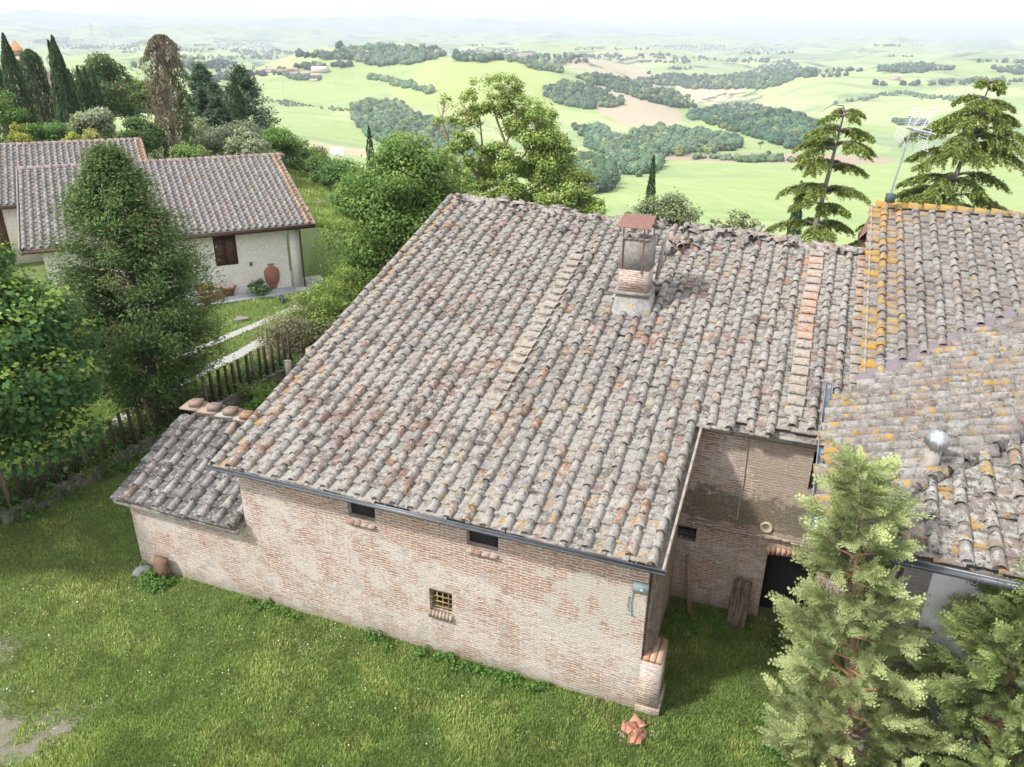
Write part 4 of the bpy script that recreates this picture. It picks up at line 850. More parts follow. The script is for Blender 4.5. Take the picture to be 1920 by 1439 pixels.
# ------------------------------------------------------------------ fence on its low wall
FA, FB = atz(10, 985), atz(560, 693); fd = FB-FA; FLn = np.linalg.norm(fd); fd /= FLn; fs = np.array((-fd[1], fd[0], 0)); FR = math.atan2(fd[1], fd[0])
lw = MB(); rg = np.random.RandomState(5); k = 44
for i in range(k):
    a, b = FLn*i/k, FLn*(i+1)/k; h = .36+rg.normal(0, .015); lw.box(a, b, -.17, .17, -.4, h, (.22, .2, .18)); lw.box(a+.01, b-.01, -.20, .20, h, h+.05, (.30, .29, .28))
mb_ = lw.build('low_wall', mat_plain('mossy_stone', (.17, .15, .13), .95, .5, 4, .8, c2=(.05, .06, .035)), uv=True); mb_.location = tuple(FA); mb_.rotation_euler = (0, 0, FR)
tag(mb_, 'low dark mossy wall carrying the wooden stake fence', 'wall')
fen = thing('stake_fence', 'fence of upright dark wooden stakes between the lawns', 'fence', FA, FR); rg = random.Random(9)
mb = MB(); NS = 35
for i in range(NS):
    mb = MB(); h = 1.22+rg.uniform(-.07, .07); lx, ly = rg.uniform(-.04, .04), rg.uniform(-.03, .05); x0 = .25+(FLn-.6)*i/(NS-1)+rg.uniform(-.03, .03); w = rg.uniform(.042, .052)
    mb.obox((x0+lx/2, ly/2, .40+h/2), (w, 0, 0), (0, w*.8, 0), (lx/2, ly/2, h/2)); mb.build('stake', M_STAKE if i % 7 else M_WOOD, fen)
mb = MB(); mb.tube([(0, .07, .75), (FLn, .07, .72)], .012, 5); mb.tube([(0, .07, 1.2), (FLn, .07, 1.15)], .008, 5); mb.build('wire', M_GUT, fen)
st = atz(565, 690); mb = MB(); mb.box(-.35, .35, -.3, .3, -.1, 1.0); o = mb.build('brick_pier', mat_brick('pier_brick', .15), uv=True); o.location = tuple(atz(600, 700, .0)+np.array((-.1, .3, 0))); o.rotation_euler = (0, 0, BROT); tag(o, 'broken old brick pier between the fence end and the barn roof', 'pier')
mb = MB(); mb.obox((0, 0, .3), (.12, .03, 0), (-.03, .12, 0), (0, 0, .5)); o = mb.build('stone_post', M_MORT); o.location = tuple(atz(543, 712)); tag(o, 'short pale stone post closing the end of the low wall', 'post')
for i, (px, py, tl, lab) in enumerate([(502, 690, .2, 'upright loose roof tile leaning on the fence foot'), (526, 672, 1.2, 'loose roof tile lying at the last fence stakes')]):
    mb = MB(); place(mb, COP[0], COP[1], np.zeros((1, 3)), np.array([[1., 0, 0]]), np.array([[0, sin(tl), cos(tl)]]), np.array([[0, -cos(tl), sin(tl)]]), np.array([[.44, .25, .17, 0]]), np.ones((1, 3))*1.15)
    o = mb.build('loose_tile', M_TINT); o.location = tuple(atz(px, py, .42)); tag(o, lab, 'tile')
# ------------------------------------------------------------------ things about the barn
mb = MB(); mb.obox((0, 0, .30), (.19, 0, 0), (0, .05, .02), (.0, .07, .32), (.17, .10, .06)); o = mb.build('leaning_slab', mat_plain('rusty_stone', (.19, .11, .07), .9, .5, 5, .5)); o.location = tuple(bw(-2.35, .12, -.05)); o.rotation_euler = (0, 0, BROT); tag(o, 'brown slab leaning on the foot of the limewashed wall', 'slab')
mb = MB(); mb.lathe([(0, 0), (.30, 0), (.27, .10), (.14, .2), (0, .22)], 9, (.15, .16, .165)); o = mb.build('rock', M_TINT); o.location = tuple(bw(-2.95, .12, -.03)); o.rotation_euler = (0, 0, .4); o.scale = (1, .7, 1); tag(o, 'rounded grey rock at the left corner of the limewashed wall', 'rock')
pl = thing('timber_baulk', 'upright split weathered timber baulk leaning by the courtyard door', 'timber', tuple(bw(11.33, 3.62)), BROT)
rg = random.Random(4)
for k, (x0, w) in enumerate([(-.13, .105), (.075, .10)]):
    mb = MB()
    for j in range(4): xx = x0-w*.7+j*w*.48; mb.tube([(xx, -.02+rg.uniform(-.02, .02), -.05+rg.uniform(0, .1)), (xx+rg.uniform(-.01, .01)+.01, .15, .55), (xx*.95+.015, .34+rg.uniform(-.02, .02), 1.08+rg.uniform(-.03, .01))], [.040+rg.uniform(0, .008)]*3, 6)
    mb.build('plank', M_WOOD, pl)
mb = MB(); mb.obox((0, 0, 0), (.045, 0, 0), (0, .03, 0), ((bw(10.02, 4.05, 1.36)-bw(10.27, 3.55, -.05))/2)); o = mb.build('leaning_pole', mat_plain('tan_wood', (.28, .20, .12), .8, .3, 6, .3)); o.location = tuple((bw(10.02, 4.05, 1.36)+bw(10.27, 3.55, -.05))/2); tag(o, 'square tan wooden pole leaning on the courtyard wall', 'pole')
rb = atz(1192, 1374); rg = np.random.RandomState(8); mb = MB()
for k in range(70):
    p = np.array((rg.normal(0, .17), rg.normal(0, .12), .0)); big = k > 58; s = .10*(1+rg.rand()*.5) if big else .02+.025*rg.rand(); c = [(.48, .24, .16), (.44, .2, .13), (.5, .45, .4), (.36, .3, .26)][rg.randint(4 if not big else 2)]
    a = rg.rand()*6.28; mb.obox(p+np.array((0, 0, .05 if big else .02)), (s*cos(a), s*sin(a), s*rg.normal(0, .25)), (-s*.6*sin(a), s*.6*cos(a), s*rg.normal(0, .2)), (0, 0, .012), c)
o = mb.build('broken_tile_heap', M_TINT); o.location = tuple(rb); tag(o, 'small heap of broken red tiles in the grass before the barn corner', 'rubble')
# ------------------------------------------------------------------ trees
def foot(px, py, Y):
    T = aty(px, py, Y); g = float(gz(T[0], T[1])); return (T[0], T[1], g), T[2]-g
def cypress(name, label, px, py, Y, r, col=(.030, .062, .022), nl=2600, size=.22, group=None, rag=.12, prof=None, lean=0, brown=None, gapy=0., cat='cypress'):
    b, h = foot(px, py, Y); t = thing(name, label, cat, b, 0, group); mb = MB()
    q = RS.rand(nl)**.85; a = RS.rand(nl)*2*pi
    pr = prof or (lambda q: np.interp(q, [0, .04, .15, .4, .7, .9, 1], [.35, .75, 1, .95, .66, .3, .03]))
    bumps = 1+rag*(fbm(a*2.2+px, q*h*.9+3, 3)-.5)*4
    d = np.stack([np.cos(a), np.sin(a), np.zeros(nl)], 1); rr = r*pr(q)*bumps*(1-.25*RS.rand(nl)**2)
    P = d*rr[:, None]+np.stack([q*0+lean*q*h, q*0, q*h*.985+.1], 1)
    T = tints(nl, col, .22); m = np.clip((fbm(a*3+1, q*h*1.4, 3)-.5)*4+.5, 0, 1)[:, None]; T[:, :3] *= .65+.8*m
    if brown is not None:
        f = brown(a, q)[:, None]; bc = np.array((.16, .125, .095))*(1+RS.normal(0, .25, (nl, 1))); T[:, :3] = T[:, :3]*(1-f)+bc*f
    if gapy: k = fbm(a*3+8, q*h*.8+2, 3) > gapy*(q > .45); P = P[k]; T = T[k]; d = d[k]
    leaves(mb, P, size, T, droop=np.array((0, 0, 1.3)), nrm=d*1.5, up=-.2, elong=1.7)
    mb.build('crown', M_NEED, t); mb = MB(); mb.tube([(0, 0, -.3), (lean*h*.5, 0, h*.5), (lean*h*.9, 0, h*.93)], [r*.22, r*.12, .03], 7, (.20, .16, .13))
    if gapy:
        for i in range(26): z = h*(.3+.68*random.random()); aa = random.random()*6.28; rr_ = r*.8*float(pr(z/h)); mb.tube([(0, 0, z-1.4), (rr_*.6*cos(aa), rr_*.6*sin(aa), z-.5), (rr_*cos(aa), rr_*sin(aa), min(z+.5, h*1.0))], [.06, .04, .012], 4, (.30, .25, .21), cap=False)
    mb.build('trunk', M_BARK, t); return t
cypress('cypress', 'dark pointed cypress at the far left edge in front of the chapel', 5, 62, 82, 1.3, nl=7000, size=.17)
cypress('cypress', 'second dark cypress down the left edge, lower than its neighbour', -14, 110, 84, 1.6, nl=2600)
cypress('cypress', 'blunt round-topped cypress hiding the chapel front', 52, 92, 88, 1.5, nl=7000, size=.17, prof=lambda q: np.interp(q, [0, .06, .3, .6, .85, .95, 1], [.5, .85, 1, .95, .82, .55, .1]), rag=.16)
cypress('cypress', 'tall double-tipped cypress just right of the chapel', 97, 66, 78, 1.3, nl=7500, size=.16)
cypress('cypress', 'thin side spire clinging to the tall double-tipped cypress', 90, 76, 78.6, .6, nl=2000)
for i, (px, py, Y, lab) in enumerate([(118, 128, 92, 'first of the five slender cypresses beside the tall double one'), (128, 130, 98, 'second slender cypress of the row of five'), (144, 124, 92, 'middle slender cypress of the row of five'), (157, 126, 93, 'fourth slender cypress of the row of five'), (171, 128, 95, 'last slender cypress of the row, before the round leafy tree')]):
    cypress('cypress', lab, px, py, Y, .85, nl=3600, size=.17, group='row of slender cypresses by the chapel', col=(.036, .075, .026))
cypress('dying_cypress', 'big half-dead brown cypress standing behind the villa roof', 292, 64, 76, 1.75, nl=20000, size=.13, rag=.42, gapy=.30, lean=.03, cat='cypress',
        prof=lambda q: np.interp(q, [0, .05, .25, .5, .75, .95, 1], [.7, .95, 1.02, .93, .80, .62, .22]), brown=lambda a, q: np.clip(1.0-np.clip(np.cos(a-.1)-.55, 0, 1)*4*(q < .75)-.3*(RS.rand(len(a)) < .4), 0, 1), col=(.06, .085, .028))
def conifer(name, label, px, py, Y, r, nl, size, col, alt=None, pa=0., young=None, prof=None, spray=34, group=None, top_h=None, trunkc=(.10, .08, .065), low=.05, k=230, cat='conifer', tr=.16):
    b, h = foot(px, py, Y); t = thing(name, label, cat, b, 0, group); mb = MB()
    pr = prof or (lambda q: np.interp(q, [0, .1, .3, .6, .85, 1], [.6, .9, 1, .72, .34, .05])); tr_ = MB(); tr_.tube([(0, 0, -.3), (0, 0, h*.4), (0, 0, h*.96)], [tr, tr*.65, .03], 9, trunkc)
    for i in range(k):
        q = low+(1-low)*(RS.rand()**.9); a = RS.rand()*2*pi; R = r*float(pr(q))*(.68+.46*RS.rand()); d = np.array((cos(a), sin(a), .45)); z = q*h; n_ = int(nl/k)
        L_ = R; s0 = np.array((0, 0, z-.35*R)); tip = s0+np.array((cos(a)*L_, sin(a)*L_, .42*R+.1)); f = .30+.70*RS.rand(n_)**.7
        P = s0+(tip-s0)*f[:, None]+RS.normal(0, 1, (n_, 3))*np.array((.13, .13, .09))*r*.5*(.4+f[:, None])
        T = tints(n_, np.array(col)*(1+RS.normal(0, .14)), .2, alt, pa if RS.rand() < .8 else min(.7, pa*7+.02))
        if young is not None: w = (np.clip(f-.62, 0, 1)*2.2*RS.rand(n_))[:, None].clip(0, 1); T[:, :3] = T[:, :3]*(1-w)+np.array(young)*w
        leaves(mb, P, size, T, droop=d*1.2, nrm=d*.5, up=.3, elong=2.0)
        if i % 4 == 0: tr_.tube([s0, s0+(tip-s0)*.6], [.035, .015], 4, trunkc, cap=False)
    mb.build('crown', M_NEED, t); tr_.build('trunk', M_BARK, t); return t
conifer('large_conifer', 'big dense dark green conifer with brown flecks in front of the villa', 200, 290, 24.2, 2.55, 120000, .062, (.040, .080, .026), alt=(.22, .13, .07), pa=.02, young=(.15, .24, .06), k=430, low=.13, tr=.33, prof=lambda q: np.interp(q, [0, .12, .3, .5, .7, .88, 1], [.35, .66, .96, 1.02, .80, .40, .05]))
for i, (px, py, Y, r, lab) in enumerate([(372, 124, 105, 3.7, 'tall grey-green conifer at the left of the clump behind the villa'), (402, 160, 98, 3.1, 'rounder conifer right beside the tall left one of the clump'), (376, 168, 92, 1.4, 'narrow conifer standing before the left conifer of the clump'), (402, 186, 88, 2.2, 'low front conifer in the middle of the clump'), (449, 130, 92, 3.9, 'tall pointed conifer at the right of the clump behind the villa')]):
    conifer('conifer', lab, px, py, Y, r, 16000, .19, (.055, .10, .06), k=170, group='clump of conifers behind the villa')
cypress('cypress', 'dark narrow cypress between the conifers behind the villa', 438, 144, 88, 1.1, nl=3000)
def tr(name, label, px, py, Y, rx, rz, nl, size, col, low=.0, **kw):
    b, h = foot(px, py, Y); return tree(name, label, b, (rx, rx*.9, rz), h-rz*1.0, nl, size, col, **kw)
tr('oak_tree', 'big round dark leafy tree behind the slender cypresses', 182, 106, 118, 4.6, 5.8, 15000, .34, (.055, .095, .035), clumps=46, r0=.4, young=(.10, .14, .05))
tr('acacia_tree', 'light yellow-green tree behind the red-roofed shed', 243, 150, 128, 4.2, 3.2, 6000, .32, (.16, .21, .06), clumps=24)
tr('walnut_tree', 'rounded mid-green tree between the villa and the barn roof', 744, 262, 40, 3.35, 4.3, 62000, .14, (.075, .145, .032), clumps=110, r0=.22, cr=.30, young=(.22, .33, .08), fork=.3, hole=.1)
# lime tree at the left edge
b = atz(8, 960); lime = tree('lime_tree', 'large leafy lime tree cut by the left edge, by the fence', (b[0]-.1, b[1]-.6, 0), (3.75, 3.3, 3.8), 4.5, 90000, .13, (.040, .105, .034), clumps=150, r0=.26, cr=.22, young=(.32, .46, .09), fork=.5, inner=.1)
# robinia: open, loose crown with visible limbs
rb_, rh = foot(905, 150, 47); ro = thing('robinia_tree', 'loose open yellow-green robinia with bare limbs rising behind the barn ridge', 'tree', rb_); mb = MB(); tm = MB(); rg = random.Random(12)
def rpt(px, py, dy=0): return aty(px, py, 47+dy)-np.array(rb_)
RL = [[(925, 500), (918, 390), (895, 330), (868, 290), (840, 262), (818, 240)], [(930, 500), (935, 400), (945, 330), (948, 270), (930, 220), (915, 170)], [(868, 290), (866, 245), (880, 215), (862, 190)], [(895, 330), (905, 280), (900, 225), (880, 195)],
      [(945, 330), (985, 290), (1000, 250), (1010, 220)], [(935, 400), (985, 360), (1040, 330), (1075, 340)], [(940, 400), (1010, 380), (1060, 385), (1095, 395)], [(948, 270), (970, 230), (965, 190)], [(840, 262), (828, 225), (835, 190)], [(930, 220), (945, 190), (958, 165)], [(925, 430), (880, 400), (850, 370)]]
for k, Lm in enumerate(RL):
    dy = [0, .8, -.6, .5, -.9, .8, -1.2, 0, .4, -.4, .9][k]; P = [rpt(x_, y_, dy*(i/len(Lm))) for i, (x_, y_) in enumerate(Lm)]; r0 = .17 if k < 2 else .08; tm.tube(P, list(np.linspace(r0, .025, len(P))), 7, (.26, .19, .12))
    for j in range(9): i = rg.randrange(1, len(P)); q = P[i-1]+(P[i]-P[i-1])*rg.random(); tm.tube([q, q+np.array((rg.uniform(-.8, .8), rg.uniform(-.8, .8), rg.uniform(.2, .9)))], [.022, .008], 4, (.25, .19, .13), cap=False)
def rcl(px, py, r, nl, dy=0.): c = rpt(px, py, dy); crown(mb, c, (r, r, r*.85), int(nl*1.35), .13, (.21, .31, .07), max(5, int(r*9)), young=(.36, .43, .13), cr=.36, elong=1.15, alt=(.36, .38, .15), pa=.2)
for (px, py, r, nl) in [(900, 165, .9, 260), (925, 160, .8, 320), (955, 178, .9, 500), (880, 190, .6, 180), (838, 190, .45, 90), (825, 232, .5, 110), (975, 205, 1.2, 1400), (1000, 235, 1.4, 2200), (950, 225, 1.1, 700), (985, 270, 1.8, 3200), (1025, 262, 1.2, 1600), (1020, 305, 1.8, 4000), (1060, 335, 1.5, 3200), (975, 330, 1.9, 4200), (1040, 375, 1.9, 5200), (985, 390, 1.8, 4600), (1085, 385, 1.3, 3000), (945, 370, 1.3, 1700), (870, 360, .9, 800), (885, 385, 1.0, 1200), (845, 275, .35, 70), (910, 290, .7, 200), (1100, 405, .9, 1600), (860, 215, .5, 110), (880, 240, .7, 420), (860, 265, .8, 520), (900, 215, .8, 500), (925, 195, .9, 600), (835, 300, .7, 380), (865, 320, .9, 700), (900, 335, 1.1, 1100), (925, 290, 1.0, 700), (830, 345, .6, 400), (960, 150, .4, 160), (1060, 290, .7, 500), (1085, 335, .7, 600), (850, 235, .6, 300), (875, 215, .6, 300), (890, 290, .9, 700), (915, 320, 1.0, 900), (945, 290, .9, 700), (840, 280, .6, 300), (895, 355, 1.0, 1000)]:
    rcl(px, py, r, nl, rg.uniform(-1, 1.2))
mb.build('crown', M_LEAF, ro); tm.build('trunk', M_BARK, ro)
# cedars
def cedar(label, px, py, Y, H_levels, seed, lean=(0, 0), lenk=1.0, sz=.15):
    b, h = foot(px, py, Y); t = thing('cedar_tree', label, 'cedar', b); tm = MB(); nd = MB(); rg = np.random.RandomState(seed); P = []; T = []; Dv = []
    ax = lambda q: np.array((lean[0]*(1-q), lean[1]*(1-q), h*q))
    tm.tube([ax(0), ax(.4), ax(.7), ax(.96)], [.22, .15, .09, .03], 9, (.25, .225, .20)); tm.tube([ax(.96), ax(.985)+np.array((-.1, 0, 0)), ax(.99)+np.array((-.6, 0, 0)), ax(.96)+np.array((-1.05, .0, .0))], [.03, .025, .02, .01], 4, (.17, .15, .13))
    for (q, a, Lb) in H_levels:
        a = radians(a); Lb = Lb*lenk; s0 = ax(q); d = np.array((cos(a), sin(a), 0)); nseg = 9; pts = []
        for k in range(nseg+1): f = k/nseg; pts.append(s0+d*Lb*f+np.array((0, 0, Lb*(.42*f-.62*f*f))))
        tm.tube(pts, list(np.linspace(.07, .012, nseg+1)), 5, (.18, .155, .135), cap=False); side = np.array((-d[1], d[0], 0)); ntw = int(18+Lb*13)
        for j in range(ntw):
            f = .16+.84*rg.rand()**.75; k = min(int(f*nseg), nseg-1); p = pts[k]+(pts[k+1]-pts[k])*(f*nseg-k); sg = rg.choice((-1, 1)); lt_ = Lb*(.16+.26*rg.rand())*(1.15-f*.65)
            e = p+side*sg*lt_*.85+d*lt_*.65+np.array((0, 0, -lt_*(.25+.35*rg.rand()))); n_ = int(24+lt_*60); g = rg.rand(n_)
            Q = p+(e-p)*g[:, None]+np.array((0, 0, 1))*(-.35*lt_*g*g)[:, None]+rg.normal(0, .035, (n_, 3)); P.append(Q)
            c = np.array((.13, .185, .045))*(1+rg.normal(0, .2)); w = rg.rand(n_, 1)*.5+.3*(g[:, None] > .7); T.append(c*(1-w)+np.array((.30, .35, .09))*w); Dv.append(np.tile((e-p)/np.linalg.norm(e-p)+np.array((0, 0, -.15)), (n_, 1)))
            if j % 2: tm.tube([p, (p+e)/2+np.array((0, 0, -.02)), e], [.014, .01, .005], 3, (.17, .15, .12), cap=False)
    P = np.vstack(P); T = np.vstack(T); T = np.hstack([T*(1+rg.normal(0, .15, (len(T), 1))), np.zeros((len(T), 1))]).clip(0, 1)
    leaves(nd, P, sz, T, droop=np.vstack(Dv)*1.5, up=.6, elong=1.9); nd.build('crown', M_NEED, t); tm.build('trunk', M_BARK, t); return t
LV = []; rg = np.random.RandomState(21)
for q, n_, L0 in [(.95, 4, 1.2), (.89, 5, 1.75), (.82, 5, 2.0), (.74, 4, 1.9), (.64, 5, 2.0), (.56, 5, 1.7), (.47, 6, 2.2), (.36, 6, 2.4), (.27, 5, 2.5), (.18, 5, 2.6)]:
    a0 = rg.rand()*360
    for i in range(n_): LV.append((q+rg.normal(0, .012), a0+i*360/n_+rg.normal(0, 14), L0*(.85+.3*rg.rand())))
cedar('tall thin cedar with drooping tiers left of the television aerial', 1588, 192, 36, LV, 5, lean=(-.9, 0), lenk=.84, sz=.072)
LV = []
for q, n_, L0 in [(.97, 4, 1.0), (.92, 5, 1.5), (.86, 6, 2.1), (.80, 6, 2.8), (.72, 6, 2.9), (.63, 5, 2.6), (.55, 6, 3.0), (.47, 7, 3.5), (.40, 7, 3.9), (.32, 6, 3.9), (.24, 6, 4.2)]:
    a0 = rg.rand()*360
    for i in range(n_): LV.append((q+rg.normal(0, .012), a0+i*360/n_+rg.normal(0, 14), L0*(.85+.3*rg.rand())))
cedar('broader cedar behind the right-hand roof ridge', 1862, 142, 35, LV, 6, lean=(-1.6, 0), lenk=.80, sz=.075)
cypress('cypress', 'slim cypress between the olive tree and the cedars', 1226, 292, 62, .52, nl=1700, size=.16)
cypress('cypress', 'slim cypress touching the left side of the tall thin cedar', 1503, 342, 47, .50, nl=1900, size=.14)
cypress('cypress', 'small cypress tip showing above the walnut tree', 691, 237, 88, .55, nl=900, size=.2)
OLV = (.20, .235, .15)
def blob(name, label, px, py, Y, rx, rz, nl, size, col, cat='bush', group=None, **kw):
    b, h = foot(px, py, Y); z0 = h-rz*1.9
    return bush(name, label, (b[0], b[1], max(b[2], b[2]+z0)), (rx, rx*.9, rz), nl, size, col, cat, group, **kw)
blob('olive_tree', 'round grey-green olive tree showing above the barn ridge right of the chimney', 1250, 362, 40, 1.75, 1.7, 9000, .13, (.13, .165, .085), 'olive tree', clumps=26, young=(.24, .28, .16), cr=.45)
for px, py, Y, s, lab in [(1352, 408, 36, .55, 'low sparse shrub beside the olive tree, over the ridge'), (1383, 392, 36, .6, 'middle sparse twiggy shrub over the ridge'), (1405, 400, 36.5, .6, 'right-hand sparse twiggy shrub over the ridge')]:
    blob('twiggy_shrub', lab, px, py, Y, s*.9, s*1.3, 480, .12, (.17, .20, .10), group='sparse shrubs behind the barn ridge', clumps=9, young=(.27, .29, .16))
for a in [('olive_tree', 'silvery olive bush below the slender cypresses', 168, 205, 70, 2.0, 1.9, 9000, .2, OLV, 'olive tree'), ('olive_tree', 'large silvery olive tree in front of the conifer clump', 432, 240, 78, 3.0, 2.6, 14000, .2, OLV, 'olive tree'), ('olive_tree', 'silvery olive tree at the right end of the olive group', 466, 248, 74, 2.0, 2.3, 9000, .2, OLV, 'olive tree'),
          ('olive_tree', 'pale olive tree beside the dying cypress', 372, 222, 84, 2.1, 2.5, 8000, .2, OLV, 'olive tree'), ('leafy_bush', 'green rounded bush behind the villa ridge, left of the tall cypress', 78, 222, 66, 2.0, 1.8, 9000, .2, (.06, .13, .03), 'bush'),
          ('yellow_bush', 'yellow-green pointed bush at the far left behind the villa', 34, 232, 64, .9, 1.5, 2400, .17, (.24, .26, .05), 'bush'), ('yellow_bush', 'small yellow bush left of the silvery olive bush', 133, 246, 60, .7, .9, 1500, .16, (.26, .27, .06), 'bush'), ('yellow_bush', 'small yellow pointed bush under the silvery olive bush', 166, 240, 60, .55, 1.0, 1500, .16, (.30, .28, .08), 'bush'),
          ('leafy_bush', 'dark green bush left of the dying cypress', 262, 222, 74, 1.9, 1.9, 8000, .2, (.05, .10, .035), 'bush'), ('leafy_bush', 'light green bush at the foot of the dying cypress', 352, 262, 66, 1.5, 1.3, 4000, .18, (.11, .18, .05), 'bush'), ('leafy_bush', 'bright green bush right of the olive trees', 518, 236, 82, 1.9, 2.0, 7000, .2, (.10, .19, .04), 'bush'),
          ('leafy_bush', 'mid green bush beyond the villa ridge end', 548, 255, 84, 2.2, 2.0, 8000, .2, (.09, .17, .04), 'bush'), ('leafy_bush', 'brownish thicket in the middle of the hedgerow', 578, 272, 88, 1.9, 1.4, 5000, .2, (.14, .14, .08), 'bush'), ('leafy_bush', 'green bush right in the hedgerow, below the tan field', 606, 292, 80, 2.2, 1.5, 7000, .2, (.08, .15, .04), 'bush'),
          ('leafy_bush', 'darker bush at the right end of the hedgerow', 640, 298, 76, 1.9, 1.5, 6000, .19, (.06, .125, .035), 'bush'), ('leafy_bush', 'dark low bush right behind the villa roof end', 505, 272, 72, 1.2, 1.6, 4500, .18, (.045, .095, .03), 'bush'), ('leafy_bush', 'pale green bush beyond the lawn, left of the walnut tree', 655, 325, 66, 1.3, 1.2, 4500, .17, (.09, .18, .045), 'bush'),
          ('grey_bush', 'greyish bush in the gap between the walnut tree and the robinia', 858, 300, 60, 1.9, 1.9, 7000, .17, (.14, .165, .11), 'bush'), ('leafy_bush', 'leafy bush at the far left under the cypresses', -6, 175, 80, 2.2, 2.0, 6000, .2, (.09, .17, .04), 'bush')]:
    nm, lab, px, py, Y, rx, rz, nl, sz, c, cat = a
    blob(nm, lab, px, py, Y, rx, rz, nl, sz, c, cat, clumps=20, young=tuple(min(.4, q*1.8) for q in c), cr=.42)
# clipped hedge from the fence end along the villa lawn
hd = thing('garden_hedge', 'long untrimmed green hedge running from the fence end towards the walnut tree', 'hedge', atz(560, 655)); h0 = atz(545, 672); h1 = atz(700, 560); mb = MB(); tm = MB(); o0 = atz(560, 655)
for i in range(15):
    f = i/14; c = h0+(h1-h0)*f-o0+np.array((RS.normal(0, .12), RS.normal(0, .12), .85+.12*RS.normal()))
    crown(mb, c, (1.35, 1.3, 1.15), 3400, .085, (.095, .15, .035) if f > .12 else (.17, .16, .10), 12, young=(.25, .32, .07) if f > .10 else (.27, .24, .17), cr=.5)
    tm.tube([c*np.array((1, 1, 0)), c], [.04, .02], 5, (.15, .12, .09))
mb.build('foliage', M_LEAF, hd); tm.build('stems', M_BARK, hd)
# ------------------------------------------------------------------ the two near conifers, frond by frond
def frond(L_=.42, n=11):
    V = []; F = []; rg = np.random.RandomState(3)
    def sliver(p, d, l, w):
        d = np.array(d, float); d /= np.linalg.norm(d); s = np.cross(d, (0, 0, 1)); s /= np.linalg.norm(s)+1e-9; k = len(V); p = np.array(p, float)
        V.extend([p, p+d*l*.5+s*w, p+d*l, p+d*l*.5-s*w]); F.append((k, k+1, k+2, k+3))
    sliver((0, 0, 0), (0, 1, 0), L_, .007)
    for i in range(n):
        f = .08+.88*i/n; sg = 1 if i % 2 else -1; l = L_*.42*(1-f*.72)*(.85+.3*rg.rand()); d = np.array((sg*.72, 1, rg.normal(0, .16))); p = np.array((0, L_*f, -.04*f*f)); sliver(p, d, l, .0065)
        dn = d/np.linalg.norm(d); m = 3 if l > .08 else 2
        for j in range(m):
            q = p+dn*l*(.28+.6*j/m)
            for s2 in (-1, 1): sliver(q, (dn[0]*.6+s2*dn[1]*.55, dn[1]*.8-s2*dn[0]*.4, rg.normal(0, .2)), l*.42*(1.15-.6*j/m), .0062)
    return np.array(V), np.array(F)
FR_V, FR_F = frond()
def near_conifer(label, base, h, r, prof, nb, col, young, seed, nf=17, lean=(0, 0)):
    t = thing('young_cypress', label, 'conifer', base); tm = MB(); rg = np.random.RandomState(seed); P = []; Y = []; T = []; S = []
    LN = np.array((lean[0], lean[1], 0.)); tm.tube([(0, 0, -.3), LN*.35+(.03, .0, h*.35), LN*.65+(-.03, .02, h*.65), LN*.97+(0, 0, h*.97)], [.10, .065, .04, .010], 8, (.19, .12, .08))
    for i in range(nb):
        q = .04+.95*(i+rg.rand())/nb; a = i*2.39996+rg.normal(0, .3); R = r*float(np.interp(q, prof[0], prof[1]))*(.72+.42*rg.rand()); z0 = h*q-.30*R; s0 = LN*q+np.array((0, 0, z0)); d = np.array((cos(a), sin(a), 0))
        e = s0+d*R+np.array((0, 0, R*(.55+.2*rg.rand()))); mid = (s0+e)/2+np.array((0, 0, -.10*R)); tm.tube([s0, mid, e], [.010+.016*R, .008+.009*R, .004], 5, (.30, .15, .08) if rg.rand() < .6 else (.16, .12, .08), cap=False)
        nfi = max(6, int(nf*(.45+R))); cb = np.array(col)*(1+rg.normal(0, .13))
        for k in range(nfi):
            f = .22+.80*rg.rand()**.8; f = min(f, 1.); p = s0*(1-f)**2+2*mid*f*(1-f)+e*f*f; sd = rg.normal(0, 1, 3); sd[2] *= .45
            y = d*(.55+.6*f)+sd*.52+np.array((0, 0, .50)); y /= np.linalg.norm(y); P.append(p); Y.append(y); S.append(.62+.6*rg.rand()); w = np.clip((f-.45)*1.5, 0, 1)*(.5+.5*rg.rand()); T.append((cb*(1-w)+np.array(young)*w)*(.55+.65*rg.rand()))
    for k in range(14): a = rg.rand()*6.28; P.append(LN+np.array((0, 0, h*(.93+.06*rg.rand())))); y = np.array((cos(a)*.4, sin(a)*.4, 1.)); Y.append(y/np.linalg.norm(y)); T.append(np.array(young)); S.append(.7)
    P = np.array(P); Y = np.array(Y); N = len(P); X = np.cross(Y, rg.normal(0, 1, (N, 3))+np.array((0, 0, 1.2))); X /= np.linalg.norm(X, axis=1)[:, None]; Z = np.cross(X, Y); T = np.hstack([np.array(T)*(1+rg.normal(0, .12, (N, 1))), np.zeros((N, 1))]).clip(0, 1)
    mb = MB(); place(mb, FR_V, FR_F, P, X, Y, Z, T, np.array(S)[:, None]*np.ones((1, 3))); mb.build('crown', M_NEED, t); tm.build('trunk', M_BARK, t); return t
b = aty(1618, 862, 9.6); near_conifer('feathery light green young cypress in the right foreground', (b[0]+1.05, b[1], 0), b[2], 1.28, ([0, .25, .5, .66, .80, .90, 1], [1.0, 1.0, .80, .58, .45, .28, .06]), 92, (.225, .275, .11), (.48, .53, .25), 4, nf=26, lean=(-1.05, 0))
b = aty(1965, 1010, 9.0); near_conifer('second green young cypress cut by the right edge', (b[0]+.25, b[1], 0), b[2]-.75, 1.15, ([0, .25, .5, .72, .88, 1], [1.15, 1.15, 1.0, .78, .50, .12]), 120, (.16, .22, .075), (.36, .43, .17), 9, nf=32)
